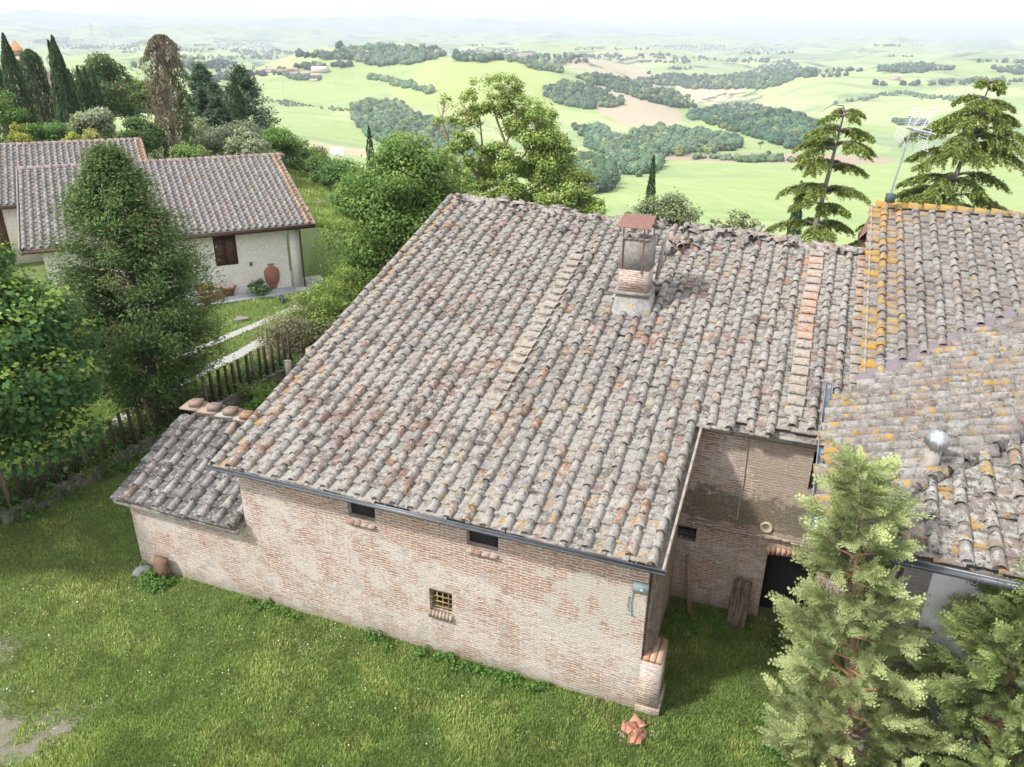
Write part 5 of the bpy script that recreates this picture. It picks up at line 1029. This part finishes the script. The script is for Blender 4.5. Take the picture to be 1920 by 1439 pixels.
# ------------------------------------------------------------------ chapel, shed and other small things behind
cb = aty(48, 250, 100); ch = thing('chapel', 'pale brick chapel with a small bell turret behind the left cypresses', 'chapel', (cb[0], cb[1], 0), radians(28))
def cpx(px, py, Y=100): return aty(px, py, Y)
mb = MB(); zt = cpx(30, 118)[2]; hw = 5.0
mb.box(-2.2, 4.4, 0, 14, -.5, 8.3); mb.build('wall', mat_plain('pale_brick', (.42, .36, .33), .9, .25, 1.5), ch)
mb = MB(); mb.add([(-2.6, -.4, 8.2), (3.8, -.4, 8.2), (.6, -.4, 9.9), (-2.6, 14.3, 8.2), (3.8, 14.3, 8.2), (.6, 14.3, 9.9)], [(0, 2, 5, 3), (2, 1, 4, 5)], (.35, .25, .2)); mb.add([(-2.6, -.4, 8.2), (3.8, -.4, 8.2), (.6, -.4, 9.9)], [(0, 1, 2)], (.36, .3, .26)); mb.box(-2.4, 3.6, -.15, -.002, 7.5, 7.9, (.5, .45, .42)); mb.build('roof', M_TINT, ch)
tp = cpx(30, 92); tw = MB(); cx, cy = (tp[0]-cb[0])*cos(radians(28))+(tp[1]-cb[1])*sin(radians(28)), -(tp[0]-cb[0])*sin(radians(28))+(tp[1]-cb[1])*cos(radians(28))
for a in (-.65, .35): tw.box(cx+a, cx+a+.3, cy-.4, cy+.4, 7.6, 10.3)
tw.box(cx-.65, cx+.65, cy-.4, cy+.4, 5.0, 8.6); tw.box(cx-.64, cx+.64, cy-.39, cy+.39, 10.1, 10.7)
tu = tw.build('bell_turret', mat_brick('turret_brick', .2), ch, uv=True)
mb = MB(); mb.add([(cx-.8, cy-.6, 10.7), (cx+.8, cy-.6, 10.7), (cx+.8, cy+.6, 10.7), (cx-.8, cy+.6, 10.7), (cx, cy, 11.9)], [(0, 1, 4), (1, 2, 4), (2, 3, 4), (3, 0, 4)]); mb.build('turret_roof', mat_plain('orange_tile', (.42, .22, .12), .9), tu)
mb = MB(); mb.lathe([(.0, .55), (.14, .5), (.18, .2), (.27, 0), (.0, .0)], 10, (.5, .5, .5), (cx, cy, 9.0)); mb.build('bell', M_GUT, tu)
sb = atz(236, 214); sh = thing('open_shed', 'open timber shed with a dark red roof behind the villa', 'shed', sb, radians(-12)); mb = MB()
mb.add([(-4.2, -1.5, 3.3), (5.5, -1.5, 2.9), (5.5, 4.5, 3.8), (-4.2, 4.5, 4.2)], [(0, 1, 2, 3)]); mb.add([(-4.2, -1.5, 3.1), (5.5, -1.5, 2.7), (5.5, 4.5, 3.6), (-4.2, 4.5, 4.0)], [(3, 2, 1, 0)]); mb.add([(-4.2, -1.5, 3.3), (5.5, -1.5, 2.9), (5.5, -1.5, 2.7), (-4.2, -1.5, 3.1)], [(3, 2, 1, 0)]); mb.build('roof', mat_plain('dark_red_roof', (.20, .05, .06), .7, .2, 3), sh)
for i in range(5):
    mb = MB(); mb.box(-4+i*2.3, -3.85+i*2.3, -1.4, -1.25, -.2, 3.2-i*.1); mb.build('post', M_WOOD, sh)
mb = MB(); mb.box(-4, 5.3, 4.2, 4.4, -.2, 3.5); mb.build('back_wall', M_STAKE, sh)
for i, (px, c, s_, lab) in enumerate([(225, (.22, .09, .06), (.8, .8, 1.1), 'red-brown crate stack under the left end of the shed'), (240, (.40, .42, .42), (.9, .5, 1.0), 'pale grey board leaning in the shed'), (252, (.06, .08, .10), (.9, .7, .9), 'dark machine parked under the shed roof'), (268, (.10, .15, .22), (.8, .7, 1.2), 'bluish tarpaulin heap at the right of the shed')]):
    mb = MB(); mb.box(-s_[0], s_[0], -s_[1]/2, s_[1]/2, 0, s_[2]*.7, c); mb.box(-s_[0]*.6, s_[0]*.7, -s_[1]/2+.05, s_[1]/2-.06, s_[2]*.7, s_[2]*1.1, c); mb.box(-s_[0]*.2, s_[0]*.5, -s_[1]/2+.1, s_[1]/2-.2, s_[2]*1.1, s_[2]*1.35, tuple(q*.8 for q in c)); o = mb.build(['crate_stack', 'leaning_board', 'farm_machine', 'tarpaulin_heap'][i], M_TINT); o.location = tuple(atz(px, 212)+np.array((0, .8, 0))); o.rotation_euler = (0, 0, radians(-12)); tag(o, lab, ['crates', 'board', 'machine', 'tarpaulin'][i])
p = on_ground(632, 292); sc_ = np.linalg.norm(p-CAMP)/1460
mb = MB(); V = []; r = 12*sc_; Lh = 10*sc_
for y in (-Lh, Lh):
    for k in range(9): a = pi*k/8; V.append((y, r*cos(a), r*1.15*sin(a)))
mb.add(V, [(k, k+1, k+10, k+9) for k in range(8)], (.72, .70, .70)); mb.add(V[:9], [tuple(range(9))], (.55, .52, .52)); mb.add(V[9:], [tuple(range(9))], (.4, .37, .38))
o = mb.build('white_tunnel_tent', M_TINT); o.location = tuple(p); o.rotation_euler = (0, 0, .35); tag(o, 'white arched shelter beyond the hedgerow on the tan field', 'shelter')
pf_ = atz(592, 430); fr = thing('clothes_line', 'thin metal clothes line frame on the lawn behind the villa', 'clothes line', pf_)
mb = MB(); mb.tube([(0, 0, 0), (0, 0, 1.9)], .03, 6); mb.build('post', M_ZINC, fr); mb = MB(); mb.tube([(3.3, 3.2, 0), (3.3, 3.2, 1.9)], .03, 6); mb.build('post', M_ZINC, fr); mb = MB(); mb.tube([(-.1, -.1, 1.9), (3.4, 3.3, 1.9)], .02, 5); mb.tube([(.3, -.4, 1.9), (3.7, 3.0, 1.9)], .008, 4); mb.build('rail', M_STEEL, fr)
# ------------------------------------------------------------------ woods, hamlets and lone trees on the hills
import itertools
def ico():
    t = (1+5**.5)/2; V = np.array([(-1, t, 0), (1, t, 0), (-1, -t, 0), (1, -t, 0), (0, -1, t), (0, 1, t), (0, -1, -t), (0, 1, -t), (t, 0, -1), (t, 0, 1), (-t, 0, -1), (-t, 0, 1)], float)
    F = [(0, 11, 5), (0, 5, 1), (0, 1, 7), (0, 7, 10), (0, 10, 11), (1, 5, 9), (5, 11, 4), (11, 10, 2), (10, 7, 6), (7, 1, 8), (3, 9, 4), (3, 4, 2), (3, 2, 6), (3, 6, 8), (3, 8, 9), (4, 9, 5), (2, 4, 11), (6, 2, 10), (8, 6, 7), (9, 8, 1)]
    V /= np.linalg.norm(V, axis=1)[:, None]; return V, np.array(F)
def sub(V, F):
    V = list(map(tuple, V)); mp = {}; G = []
    def mid(a, b):
        k = (min(a, b), max(a, b))
        if k not in mp: p = np.array(V[a])+np.array(V[b]); V.append(tuple(p/np.linalg.norm(p))); mp[k] = len(V)-1
        return mp[k]
    for a, b, c in F: x_, y_, z_ = mid(a, b), mid(b, c), mid(c, a); G += [(a, x_, z_), (b, y_, x_), (c, z_, y_), (x_, y_, z_)]
    return np.array(V), np.array(G)
I0 = ico(); I1 = sub(*I0); I2 = sub(*I1)
def crown_variants(I, k, amp):
    out = []
    for i in range(k): V = I[0]*(1+RS.normal(0, amp, (len(I[0]), 1)))*np.array((1, 1, .95)); out.append(V)
    return out
CV2 = crown_variants(I2, 8, .2); CV1 = crown_variants(I1, 6, .2)
def wood(mb, P, size, col, fine=True):
    size = size*.78
    N = len(P); vs = CV2 if fine else CV1; F = I2[1] if fine else I1[1]; which = RS.randint(len(vs), size=N); s = size*(1+RS.normal(0, .28, N)).clip(.45, 1.8)
    for k, V in enumerate(vs):
        m = which == k; n_ = m.sum()
        if not n_: continue
        a = RS.rand(n_)*2*pi; X = np.stack([np.cos(a), np.sin(a), 0*a], 1); Y = np.stack([-np.sin(a), np.cos(a), 0*a], 1); Z = np.tile((0, 0, 1.), (n_, 1)); T = tints(n_, col, .22, (.18, .22, .09), .16)
        kf = .90 if fine else 1.; sc = np.stack([s[m]*.55*kf, s[m]*.55*kf, s[m]*.60*kf], 1); C_ = P[m]+np.array((0, 0, 1))*(s[m]*.42)[:, None]; place(mb, V, F, C_, X, Y, Z, T, sc)
        if fine:
            q = 38; d = sphere_pts(n_*q); d[:, 2] = np.abs(d[:, 2])*.9; LP = np.repeat(C_, q, 0)+d*np.repeat(s[m], q)[:, None]*np.array((.56, .56, .60))*(.86+.28*RS.rand(n_*q, 1)); TT = np.repeat(T, q, 0)*(1+RS.normal(0, .3, (n_*q, 1))).clip(.5, 1.9); leaves(mb, LP, 1.5*size/6, TT.clip(0, 1), nrm=d)
def inpoly(x, y, poly):
    c = np.zeros(len(x), bool); n = len(poly)
    for i in range(n):
        x0, y0 = poly[i]; x1, y1 = poly[(i+1) % n]; k = ((y0 > y) != (y1 > y)) & (x < (x1-x0)*(y-y0)/(y1-y0+1e-9)+x0); c ^= k
    return c
# terrain lookup: sight-line hits for a pixel grid, so that polygons drawn over the photo become places on the hills
GXs = np.arange(-40, 1965, 8); GYs = np.concatenate([np.arange(84, 140, 1.5), np.arange(140, 460, 4)]); RR = np.concatenate([np.linspace(60, 400, 120), np.geomspace(400, 26000, 520)[1:]])
HIT = np.full((len(GYs), len(GXs), 3), np.nan)
for j, py in enumerate(GYs):
    dirs = np.array([ray(px, py) for px in GXs]); dirs /= np.linalg.norm(dirs, axis=1)[:, None]; PP_ = CAMP+RR[None, :, None]*dirs[:, None, :]; G = PP_[..., 2]-gz(PP_[..., 0], PP_[..., 1]); neg = G < 0; k = neg.argmax(1); ok = neg.any(1) & (k > 0)
    for i in np.where(ok)[0]: f = G[i, k[i]-1]/(G[i, k[i]-1]-G[i, k[i]]); HIT[j, i] = PP_[i, k[i]-1]*(1-f)+PP_[i, k[i]]*f
def hit(px, py):
    fi = np.clip((px-GXs[0])/8, 0, len(GXs)-1.001); j = np.clip(np.searchsorted(GYs, py)-1, 0, len(GYs)-2); fj = (py-GYs[j])/(GYs[j+1]-GYs[j]); i = fi.astype(int); fi = fi-i
    a = HIT[j, i]*(1-fi)[:, None]+HIT[j, i+1]*fi[:, None]; b = HIT[j+1, i]*(1-fi)[:, None]+HIT[j+1, i+1]*fi[:, None]; P = a*(1-fj)[:, None]+b*fj[:, None]
    ok = ~np.isnan(P).any(1) & (np.linalg.norm(HIT[j, i]-HIT[j+1, i], axis=1) < .35*np.linalg.norm(P-CAMP, axis=1)); P = P[ok]; P[:, 2] = gz(P[:, 0], P[:, 1]); return P
def plant(poly, dens, mb, size, col, fine=True, edge=.0):
    poly = np.array(poly, float); x0, y0 = poly.min(0); x1, y1 = poly.max(0); n_ = int((x1-x0)*(y1-y0)*dens*1.7); px = x0+(x1-x0)*RS.rand(n_); py = y0+(y1-y0)*RS.rand(n_)
    jx = px+(fbm(px/18, py/9, 2)-.5)*26; jy = py+(fbm(px/22+5, py/8+5, 2)-.5)*9; k = inpoly(jx, jy, poly); P = hit(px[k], py[k])
    if len(P): wood(mb, P, size, col, fine)
    return P
WOODS = [('wood', 'dense wood in the hollow between the walnut tree and the robinia', [(660, 200), (700, 186), (748, 196), (792, 222), (850, 238), (900, 285), (930, 350), (860, 345), (800, 325), (740, 290), (695, 255), (662, 225)], .045, 8.0, (0.111, 0.182, 0.104)),
         ('wood', 'band of wood along the valley right of the robinia', [(1075, 240), (1120, 246), (1160, 262), (1205, 252), (1250, 240), (1300, 247), (1390, 264), (1400, 280), (1345, 290), (1290, 292), (1235, 294), (1225, 325), (1190, 335), (1150, 305), (1110, 280)], .04, 7.6, (0.111, 0.182, 0.111)),
         ('wood', 'small thicket right of the robinia crown', [(1085, 300), (1130, 308), (1150, 352), (1110, 365), (1060, 345)], .05, 7, (0.072, 0.130, 0.065)),
         ('wood', 'dark oval wood on the hill left of the thin cedar', [(1285, 218), (1330, 202), (1385, 193), (1450, 204), (1500, 222), (1550, 246), (1540, 272), (1490, 280), (1420, 262), (1345, 238)], .06, 7.5, (0.065, 0.130, 0.078)),
         ('wood', 'lens-shaped wood on the slope above the robinia', [(1012, 170), (1060, 156), (1110, 164), (1168, 198), (1110, 207), (1050, 196)], .07, 8.5, (0.078, 0.137, 0.072)),
         ('wood', 'long diagonal wood right of the lens-shaped one', [(1082, 148), (1145, 140), (1200, 158), (1290, 180), (1312, 206), (1250, 200), (1170, 176)], .07, 9, (0.072, 0.130, 0.072)),
         ('wood', 'wood on the far slope left of the ridge villa', [(640, 96), (720, 88), (840, 100), (820, 113), (720, 126), (652, 112)], .10, 10, (0.078, 0.130, 0.085)),
         ('wood', 'broad wood across the middle distance right of the ridge', [(1185, 156), (1250, 142), (1330, 150), (1400, 132), (1470, 114), (1545, 136), (1440, 166), (1300, 168)], .08, 10, (0.065, 0.117, 0.065)),
         ('wood', 'far wood in the left distance behind the cypresses', [(40, 72), (150, 62), (280, 72), (262, 94), (100, 92)], .10, 10, (0.078, 0.130, 0.085)),
         ('wood', 'far wood right of the dying cypress', [(330, 74), (440, 68), (520, 88), (560, 100), (480, 110), (400, 90)], .08, 10, (0.091, 0.143, 0.091)),
         ('wood', 'dark wooded crest at the far right', [(1640, 128), (1740, 122), (1790, 130), (1700, 138), (1650, 138)], .12, 10, (0.046, 0.091, 0.058)),
         ('wood', 'dark wood at the right edge of the far hills', [(1860, 128), (1920, 126), (1960, 132), (1900, 142)], .12, 10, (0.046, 0.091, 0.058)),
         ('hedgerow', 'thin hedgerow of small trees across the pale field', [(688, 144), (740, 150), (812, 172), (806, 178), (735, 160), (690, 150)], .11, 8, (0.091, 0.156, 0.078)),
         ('hedgerow', 'short hedgerow of bushes below the oval wood', [(1290, 298), (1340, 296), (1480, 300), (1500, 306), (1420, 306), (1340, 300)], .08, 4, (0.091, 0.156, 0.078)),
         ('hedgerow', 'hedgerow of trees climbing to the ridge villa', [(940, 112), (1000, 118), (1060, 132), (1050, 142), (990, 126)], .12, 8, (0.078, 0.130, 0.065)),
         ('hedgerow', 'thin hedgerow below the faint utility pole', [(490, 187), (530, 189), (640, 205), (690, 212), (640, 209), (520, 195)], .10, 3, (0.117, 0.182, 0.078)),
         ('hedgerow', 'line of bushes across the right-hand fields', [(1560, 196), (1680, 172), (1830, 186), (1790, 192), (1680, 178)], .09, 6, (0.091, 0.156, 0.091)),
         ('hedgerow', 'dark clump of bushes behind the television aerial', [(1668, 228), (1700, 226), (1740, 230), (1735, 238), (1680, 238)], .13, 7, (0.065, 0.117, 0.065)),
         ('hedgerow', 'wooded crest around the ridge villa', [(860, 112), (930, 104), (1000, 98), (1015, 106), (950, 114), (880, 118)], .20, 11, (0.046, 0.091, 0.058))]
for nm, lab, poly, dn, sz, c in WOODS:
    mb = MB(); P = plant(poly, dn, mb, sz, c, fine=sz < 9.5 and dn < .08)
    if mb.V: tag(mb.build(nm, M_LEAF if False else D.materials.get('far_foliage') or mat_tint('far_foliage', .95, .6, .35, .9), smooth=False), lab, 'wood' if nm == 'wood' else 'hedgerow', kind='stuff')
# scattered far thickets, one mass
mb = MB(); px = RS.rand(9000)*2000-40; py = 86+RS.rand(9000)**1.6*75; k = (fbm(px/130+4, py/9+2, 3) > .60); P = hit(px[k], py[k]); dd = np.linalg.norm(P-CAMP, axis=1); P = P[dd > 1700]; wood(mb, P, 12, (.05, .085, .055), False)
tag(mb.build('distant_woods', D.materials['far_foliage']), 'scattered blue-green woods fading into the distance', 'woods', kind='stuff')
lone = [(1335, 288, 8, (.17, .22, .09), 'single pale green tree at the lower edge of the oval wood'), (1360, 182, 8, (.10, .15, .07), 'lone tree by the sandy field in the distance'), (1500, 283, 9, (.05, .09, .045), 'round dark tree at the right tip of the oval wood'), (850, 116, 14, (.03, .06, .04), 'dark lone tree left of the ridge wood'), (1425, 280, 8, (.05, .09, .05), 'dark tree standing in the field left of the round one')]
mb = MB(); 
for px, py, s_, c, lab in lone:
    p = on_ground(px, py)
    if p is None: continue
    t = thing('lone_tree', lab, 'tree', p); s_ = s_*.8; mb = MB(); crown(mb, (0, 0, s_*.62), (s_*.42, s_*.42, s_*.42), 900, s_*.06, c, 16, cr=.45); mb.build('crown', M_LEAF, t); mb = MB(); mb.tube([(0, 0, -.5), (0, 0, s_*.6)], [s_*.04, s_*.02], 6, (.15, .12, .1)); mb.build('trunk', M_BARK, t)
# row of cypresses on the far ridge: one built, the rest copied
r0_ = None; xs = [393, 397, 402, 407, 412, 418, 424, 430, 435, 440, 446, 452, 474, 477]
for i, px in enumerate(xs):
    p = on_ground(px, 128+(i*.25 if i < 12 else 3.5))
    if p is None: continue
    sc_ = np.linalg.norm(p-CAMP)/1460
    if r0_ is None:
        r0_ = thing('far_cypress', '', 'cypress', (0, 0, 0)); mb = MB(); q = np.linspace(0, 1, 8); mb.lathe([(1.0*w, 9*z) for w, z in zip([.5, .9, 1, .9, .7, .45, .2, .02], q)], 7, (.03, .055, .03)); mb.build('crown', M_NEED, r0_); c = r0_
    else: c = copy_tree(r0_)
    c.location = tuple(p); k_ = sc_*9/9*(1 if i % 2 else .88); c.scale = (k_, k_, k_)
    if i < 12: c['label'] = 'one of the tiny cypresses lined up on the far ridge above the conifer clump'; c['group'] = 'cypress row on the far ridge'
    else: c['label'] = 'one of the two tiny dark cypresses right of the far cypress row'; c['group'] = 'pair of cypresses right of the far row'
# hamlet
HB = [(508, 131, 22, 7, (.42, .28, .22), 'long low pinkish farm building at the left of the hamlet'), (528, 133, 14, 6, (.45, .24, .18), 'small red-roofed house left of the hamlet centre'), (548, 130, 18, 6, (.46, .22, .16), 'bright red-roofed house in the hamlet centre'), (552, 137, 12, 6, (.40, .30, .26), 'brown house in front of the red-roofed one'), (573, 137, 15, 6, (.42, .28, .24), 'pink house below the white shed'), (592, 141, 16, 6, (.44, .30, .25), 'reddish house in the lower right of the hamlet'), (600, 130, 26, 8, (.66, .60, .62), 'large whitish shed at the top right of the hamlet'), (588, 149, 12, 4, (.45, .35, .3), 'lowest small building of the hamlet')]
def house(nm, lab, p, w, dp, h, rc, wc, rz, group=None):
    t = thing(nm, lab, 'house', p, rz, group); mb = MB(); mb.box(-w/2, w/2, -dp/2, dp/2, -2, h, wc); 
    for i in range(max(2, int(w/4))): x_ = -w/2+w*(i+.5)/max(2, int(w/4)); mb.box(x_-.5, x_+.5, -dp/2-.05, -dp/2+.02, h*.4, h*.7, (.08, .07, .07))
    mb.build('wall', M_TINT, t); mb = MB(); e = .6
    mb.add([(-w/2-e, -dp/2-e, h-.1), (w/2+e, -dp/2-e, h-.1), (w/2+e, 0, h+dp*.22), (-w/2-e, 0, h+dp*.22), (w/2+e, dp/2+e, h-.1), (-w/2-e, dp/2+e, h-.1)], [(0, 1, 2, 3), (3, 2, 4, 5), (0, 3, 5), (1, 4, 2)][:2], rc); mb.add([(-w/2, -dp/2, h-.1), (-w/2, 0, h+dp*.2), (-w/2, dp/2, h-.1)], [(0, 1, 2)], wc); mb.add([(w/2, -dp/2, h-.1), (w/2, 0, h+dp*.2), (w/2, dp/2, h-.1)], [(2, 1, 0)], wc)
    mb.build('roof', M_TINT, t); return t
for px, py, wpx, hpx, rc, lab in HB:
    p = on_ground(px, py+4)
    if p is None: continue
    s_ = np.linalg.norm(p-CAMP)/1460; house('farmhouse', lab, p, wpx*s_, wpx*s_*.55, hpx*s_*.6, rc, (.55, .50, .45), radians(random.uniform(-12, 20)), 'houses of the far hamlet')
mb = MB(); plant([(494, 130), (530, 131), (560, 140), (600, 143), (608, 152), (560, 152), (530, 142)], .22, mb, 5, (.08, .13, .07), False); tag(mb.build('hamlet_trees', D.materials['far_foliage']), 'small trees and bushes crowding round the hamlet houses', 'trees', kind='stuff')
p = on_ground(985, 108); 
if p is not None: s_ = np.linalg.norm(p-CAMP)/1460; house('ridge_villa', 'brown-roofed villa among dark trees on the ridge in the centre distance', p, 26*s_, 10*s_, 5*s_, (.36, .22, .18), (.45, .38, .33), .1)
p = on_ground(1678, 150)
if p is not None: s_ = np.linalg.norm(p-CAMP)/1460; house('distant_farm', 'small pinkish farm on the far right hillside', p, 14*s_, 8*s_, 5*s_, (.42, .28, .24), (.5, .42, .38), -.2)
p = on_ground(533, 183)
if p is not None:
    s_ = np.linalg.norm(p-CAMP)/1460; up_ = thing('utility_pole', 'faint utility pole in the pale field below the hamlet', 'pole', p); mb = MB(); mb.tube([(0, 0, 0), (0, 0, 27*s_)], .35*s_, 5, (.42, .42, .4)); mb.build('shaft', M_TINT, up_); mb = MB(); mb.tube([(-4*s_, 0, 24*s_), (4*s_, 0, 25*s_)], .3*s_, 4, (.42, .42, .4)); mb.build('cross_arm', M_TINT, up_)
p = on_ground(180, 104)
if p is not None:
    s_ = np.linalg.norm(p-CAMP)/1460; py_ = thing('lattice_pylon', 'faint lattice power pylon in the far left distance', 'pylon', p); mb = MB(); H_ = 46*s_; w = 4*s_
    for a, b in itertools.product((-1, 1), (-1, 1)): mb.tube([(a*w, b*w, 0), (a*w*.25, b*w*.25, H_)], .22*s_, 3, (.4, .4, .42))
    for i in range(6): z = H_*i/6; q = w*(1-.75*i/6); mb.tube([(-q, -q, z), (q*.85, -q, z+H_/6)], .15*s_, 3, (.4, .4, .42)); mb.tube([(q, -q, z), (-q*.85, -q, z+H_/6)], .15*s_, 3, (.4, .4, .42))
    mb.build('tower', M_TINT, py_); mb = MB()
    for z in (.78, .9): mb.tube([(-7*s_, 0, H_*z), (7*s_, 0, H_*z)], .25*s_, 3, (.4, .4, .42))
    mb.build('cross_arm', M_TINT, py_)
# ------------------------------------------------------------------ grass, weeds and daisies
def near_barn(x, y, pad=.0):
    u = (x-BO[0])*BU[0]+(y-BO[1])*BU[1]; v = (x-BO[0])*BV[0]+(y-BO[1])*BV[1]
    ins = ((u > .3-pad) & (u < 9.75+pad) & (v > .33-pad)) | ((u > -3.25-pad) & (u < .4) & (v > .33-pad) & (v < 3.05)) | ((u > 9.5) & (v > 4.13-pad)) | ((u > 13.65-pad) & (v > -.12-pad)) | ((u > 9.6) & (u < 10.15) & (v > .3) & (v < 1.1))
    return ins
def gravelly(x, y):
    f = np.zeros(len(x))
    for cx, cy, r in ((gp[0]-.9, gp[1], 2.7), (gp2[0]-.6, gp2[1], 1.5), (gp3[0], gp3[1], 1.5), (cp[0]+.2, cp[1]+.1, 1.2), (cq[0]+.6, cq[1], 1.)): f = np.maximum(f, 1-np.hypot(x-cx, y-cy)/r)
    return f
def grass(N, poly, hgt, wid, name, label, seed, dens_k=1.):
    poly = np.array(poly, float); x0, y0 = poly.min(0); x1, y1 = poly.max(0); px = x0+(x1-x0)*RS.rand(N); py = y0+(y1-y0)*RS.rand(N); k = inpoly(px, py, poly); px, py = px[k], py[k]
    dx = (px-960)/1460; dy = (PH/2-py)/1460; d = _F[None]+_R[None]*dx[:, None]+_UP[None]*dy[:, None]; P = CAMP+d*(-CAMZ/d[:, 2])[:, None]
    k = ~near_barn(P[:, 0], P[:, 1]) & (gravelly(P[:, 0], P[:, 1])+(fbm(P[:, 0]*1.6, P[:, 1]*1.6, 3)-.5)*1.1 < .30+.5*RS.rand(len(P))); P = P[k]; N = len(P); P[:, 2] = gz(P[:, 0], P[:, 1])
    on = np.zeros(len(P), bool)
    for pp, w_ in PATHS:
        for a_, b_ in zip(pp[:-1], pp[1:]):
            e_ = (b_-a_)[:2]; f_ = np.clip(((P[:, :2]-a_[:2])@e_)/(e_@e_), 0, 1); on |= np.hypot(*(P[:, :2]-a_[:2]-f_[:, None]*e_).T) < w_*(.36+.2*RS.rand(len(P)))
    P = P[~on]; N = len(P)
    q = fbm(P[:, 0]*1.1, P[:, 1]*1.1, 4); q2 = fbm(P[:, 0]*.25+9, P[:, 1]*.25, 3); h = hgt*(.5+1.1*q)*(.7+.6*RS.rand(N)); a = RS.rand(N)*2*pi; ln = RS.rand(N)*.7; w = wid*(.6+.8*RS.rand(N))
    base = np.array((.195, .29, .075))*(.62+.8*q)[:, None]*(1+RS.normal(0, .2, (N, 1))); yl = (RS.rand(N) < .14+.3*(q2 > .55)+.4*(q > .62))[:, None]; base = np.where(yl, base*np.array((1.75, 1.3, 1.7)), base); dk = (fbm(P[:, 0]*2.3+5, P[:, 1]*2.3+1, 3) < .42)[:, None]; base = np.where(dk, base*.72, base); T = np.hstack([base, np.zeros((N, 1))]).clip(0, 1)
    A = np.stack([np.cos(a), np.sin(a), 0*a], 1); B = np.stack([-np.sin(a), np.cos(a), 0*a], 1)
    V = np.stack([P-A*w[:, None], P+A*w[:, None], P+B*(h*ln)[:, None]+np.array((0, 0, 1))*(h*(1-ln*.4))[:, None]], 1).reshape(-1, 3); mb = MB(); mb.add(V, np.arange(3*N).reshape(-1, 3), np.repeat(T, 3, 0)); return tag(mb.build(name, M_LEAF), label, 'grass', kind='stuff')
grass(430000, [(-200, 975), (240, 900), (275, 1050), (700, 1160), (1225, 1310), (1245, 1115), (1530, 1120), (1600, 1460), (1600, 1620), (-200, 1620)], .075, .011, 'grass', 'short rough grass covering the ground before the barn', 1)
grass(170000, [(-20, 960), (-20, 820), (120, 740), (300, 640), (350, 560), (570, 545), (600, 400), (720, 420), (720, 560), (560, 590), (520, 650), (470, 690), (250, 800), (100, 900)], .10, .022, 'lawn_grass', 'mown grass of the villa lawn', 2)
grass(50000, [(480, 300), (720, 330), (700, 430), (560, 420)], .5, .06, 'tall_grass', 'taller meadow grass between the lawn and the hedgerow', 3)
mb = MB(); N = 1300; px = -20+RS.rand(N)*1250; py = 940+RS.rand(N)*500; c_ = fbm(px/90, py/60, 3)+.25*np.exp(-((px-330)/300)**2-((py-1200)/160)**2); k = c_ > .56; px, py = px[k], py[k]; P = np.array([atz(a, b, .06) for a, b in zip(px, py)]); P = P[~near_barn(P[:, 0], P[:, 1])]
leaves(mb, P, .023, tints(len(P), (.85, .85, .80), .05, (.75, .65, .15), .05), up=2.); tag(mb.build('daisies', M_TINT), 'tiny white daisies scattered through the grass', 'flowers', kind='stuff')
mb = MB()
def weeds(mb, cen, r, n_, s, c=(.07, .155, .03)): crown(mb, cen, (r, r, r*.9), n_, s, c, 5, young=(.15, .27, .06), cr=.6)
for u_ in np.arange(-2.9, 9.7, .17):
    q = vnoise(np.array([u_*1.3+4]), np.array([2.]))[0]
    if q < .42: continue
    weeds(mb, bw(u_+random.uniform(-.1, .1), .33-.10-random.random()*.22, .03+.04*random.random()), .09+.17*q*random.random(), 90, .055)
for k in range(40): p = atz(random.uniform(1238, 1530), random.uniform(1118, 1200)); u_, v_ = (p[:2]-BO)@BU[:2], (p[:2]-BO)@BV[:2]; (v_ < 4.1) and weeds(mb, p+np.array((0, 0, .03)), .15, 60, .05)
for k in range(26): p = atz(random.uniform(1455, 1560), random.uniform(1180, 1420)); weeds(mb, p+np.array((0, 0, .06)), .28, 130, .07, (.05, .12, .03))
for k in range(16): p = atz(random.uniform(265, 310), random.uniform(1085, 1108)); weeds(mb, p+np.array((0, 0, .05)), .17, 90, .06)
tag(mb.build('weeds', M_LEAF), 'leafy weeds along the wall foot and in the courtyard corner', 'weeds', kind='stuff')
mb = MB()
for k in range(150):
    f = random.random(); p = FA+fd*FLn*f+fs*random.uniform(.1, 1.2); r = .30+.35*random.random(); weeds(mb, p+np.array((0, 0, r*.6)), r, 300, .075, random.choice([(.06, .12, .03), (.12, .18, .045), (.05, .10, .03)]))
for k in range(24):
    f = .02+.98*random.random(); p = FA+fd*FLn*f-fs*random.uniform(.15, .6); weeds(mb, p+np.array((0, 0, .08)), .18+.1*random.random(), 90, .07, (.07, .14, .035))
tag(mb.build('undergrowth', M_LEAF), 'leafy undergrowth tangled behind the fence stakes', 'undergrowth', kind='stuff')
mb = MB()
for k in range(24): p = atz(random.uniform(478, 540), random.uniform(735, 790)); weeds(mb, p+np.array((0, 0, .18)), .30, 150, .09, (.12, .22, .04))
tag(mb.build('tall_tuft', M_LEAF), 'bright green tuft of tall grass between fence wall and barn roof', 'grass', kind='stuff')
# ------------------------------------------------------------------ air
hz = MB(); hz.box(-30000, 30000, -200, 38000, -330, 430); ho = hz.build('haze', None); ho.data.materials.clear()
hm = D.materials.new('haze_air'); hm.use_nodes = True; hm.node_tree.nodes.clear(); ho_ = hm.node_tree.nodes.new('ShaderNodeOutputMaterial'); pv = hm.node_tree.nodes.new('ShaderNodeVolumePrincipled')
pv.inputs['Color'].default_value = (.72, .79, .92, 1); pv.inputs['Density'].default_value = HAZE; pv.inputs['Anisotropy'].default_value = .0
hm.node_tree.links.new(pv.outputs[0], ho_.inputs['Volume']); ho.data.materials.append(hm); ho['kind'] = 'stuff'; ho['label'] = 'pale blue summer haze over the hills'
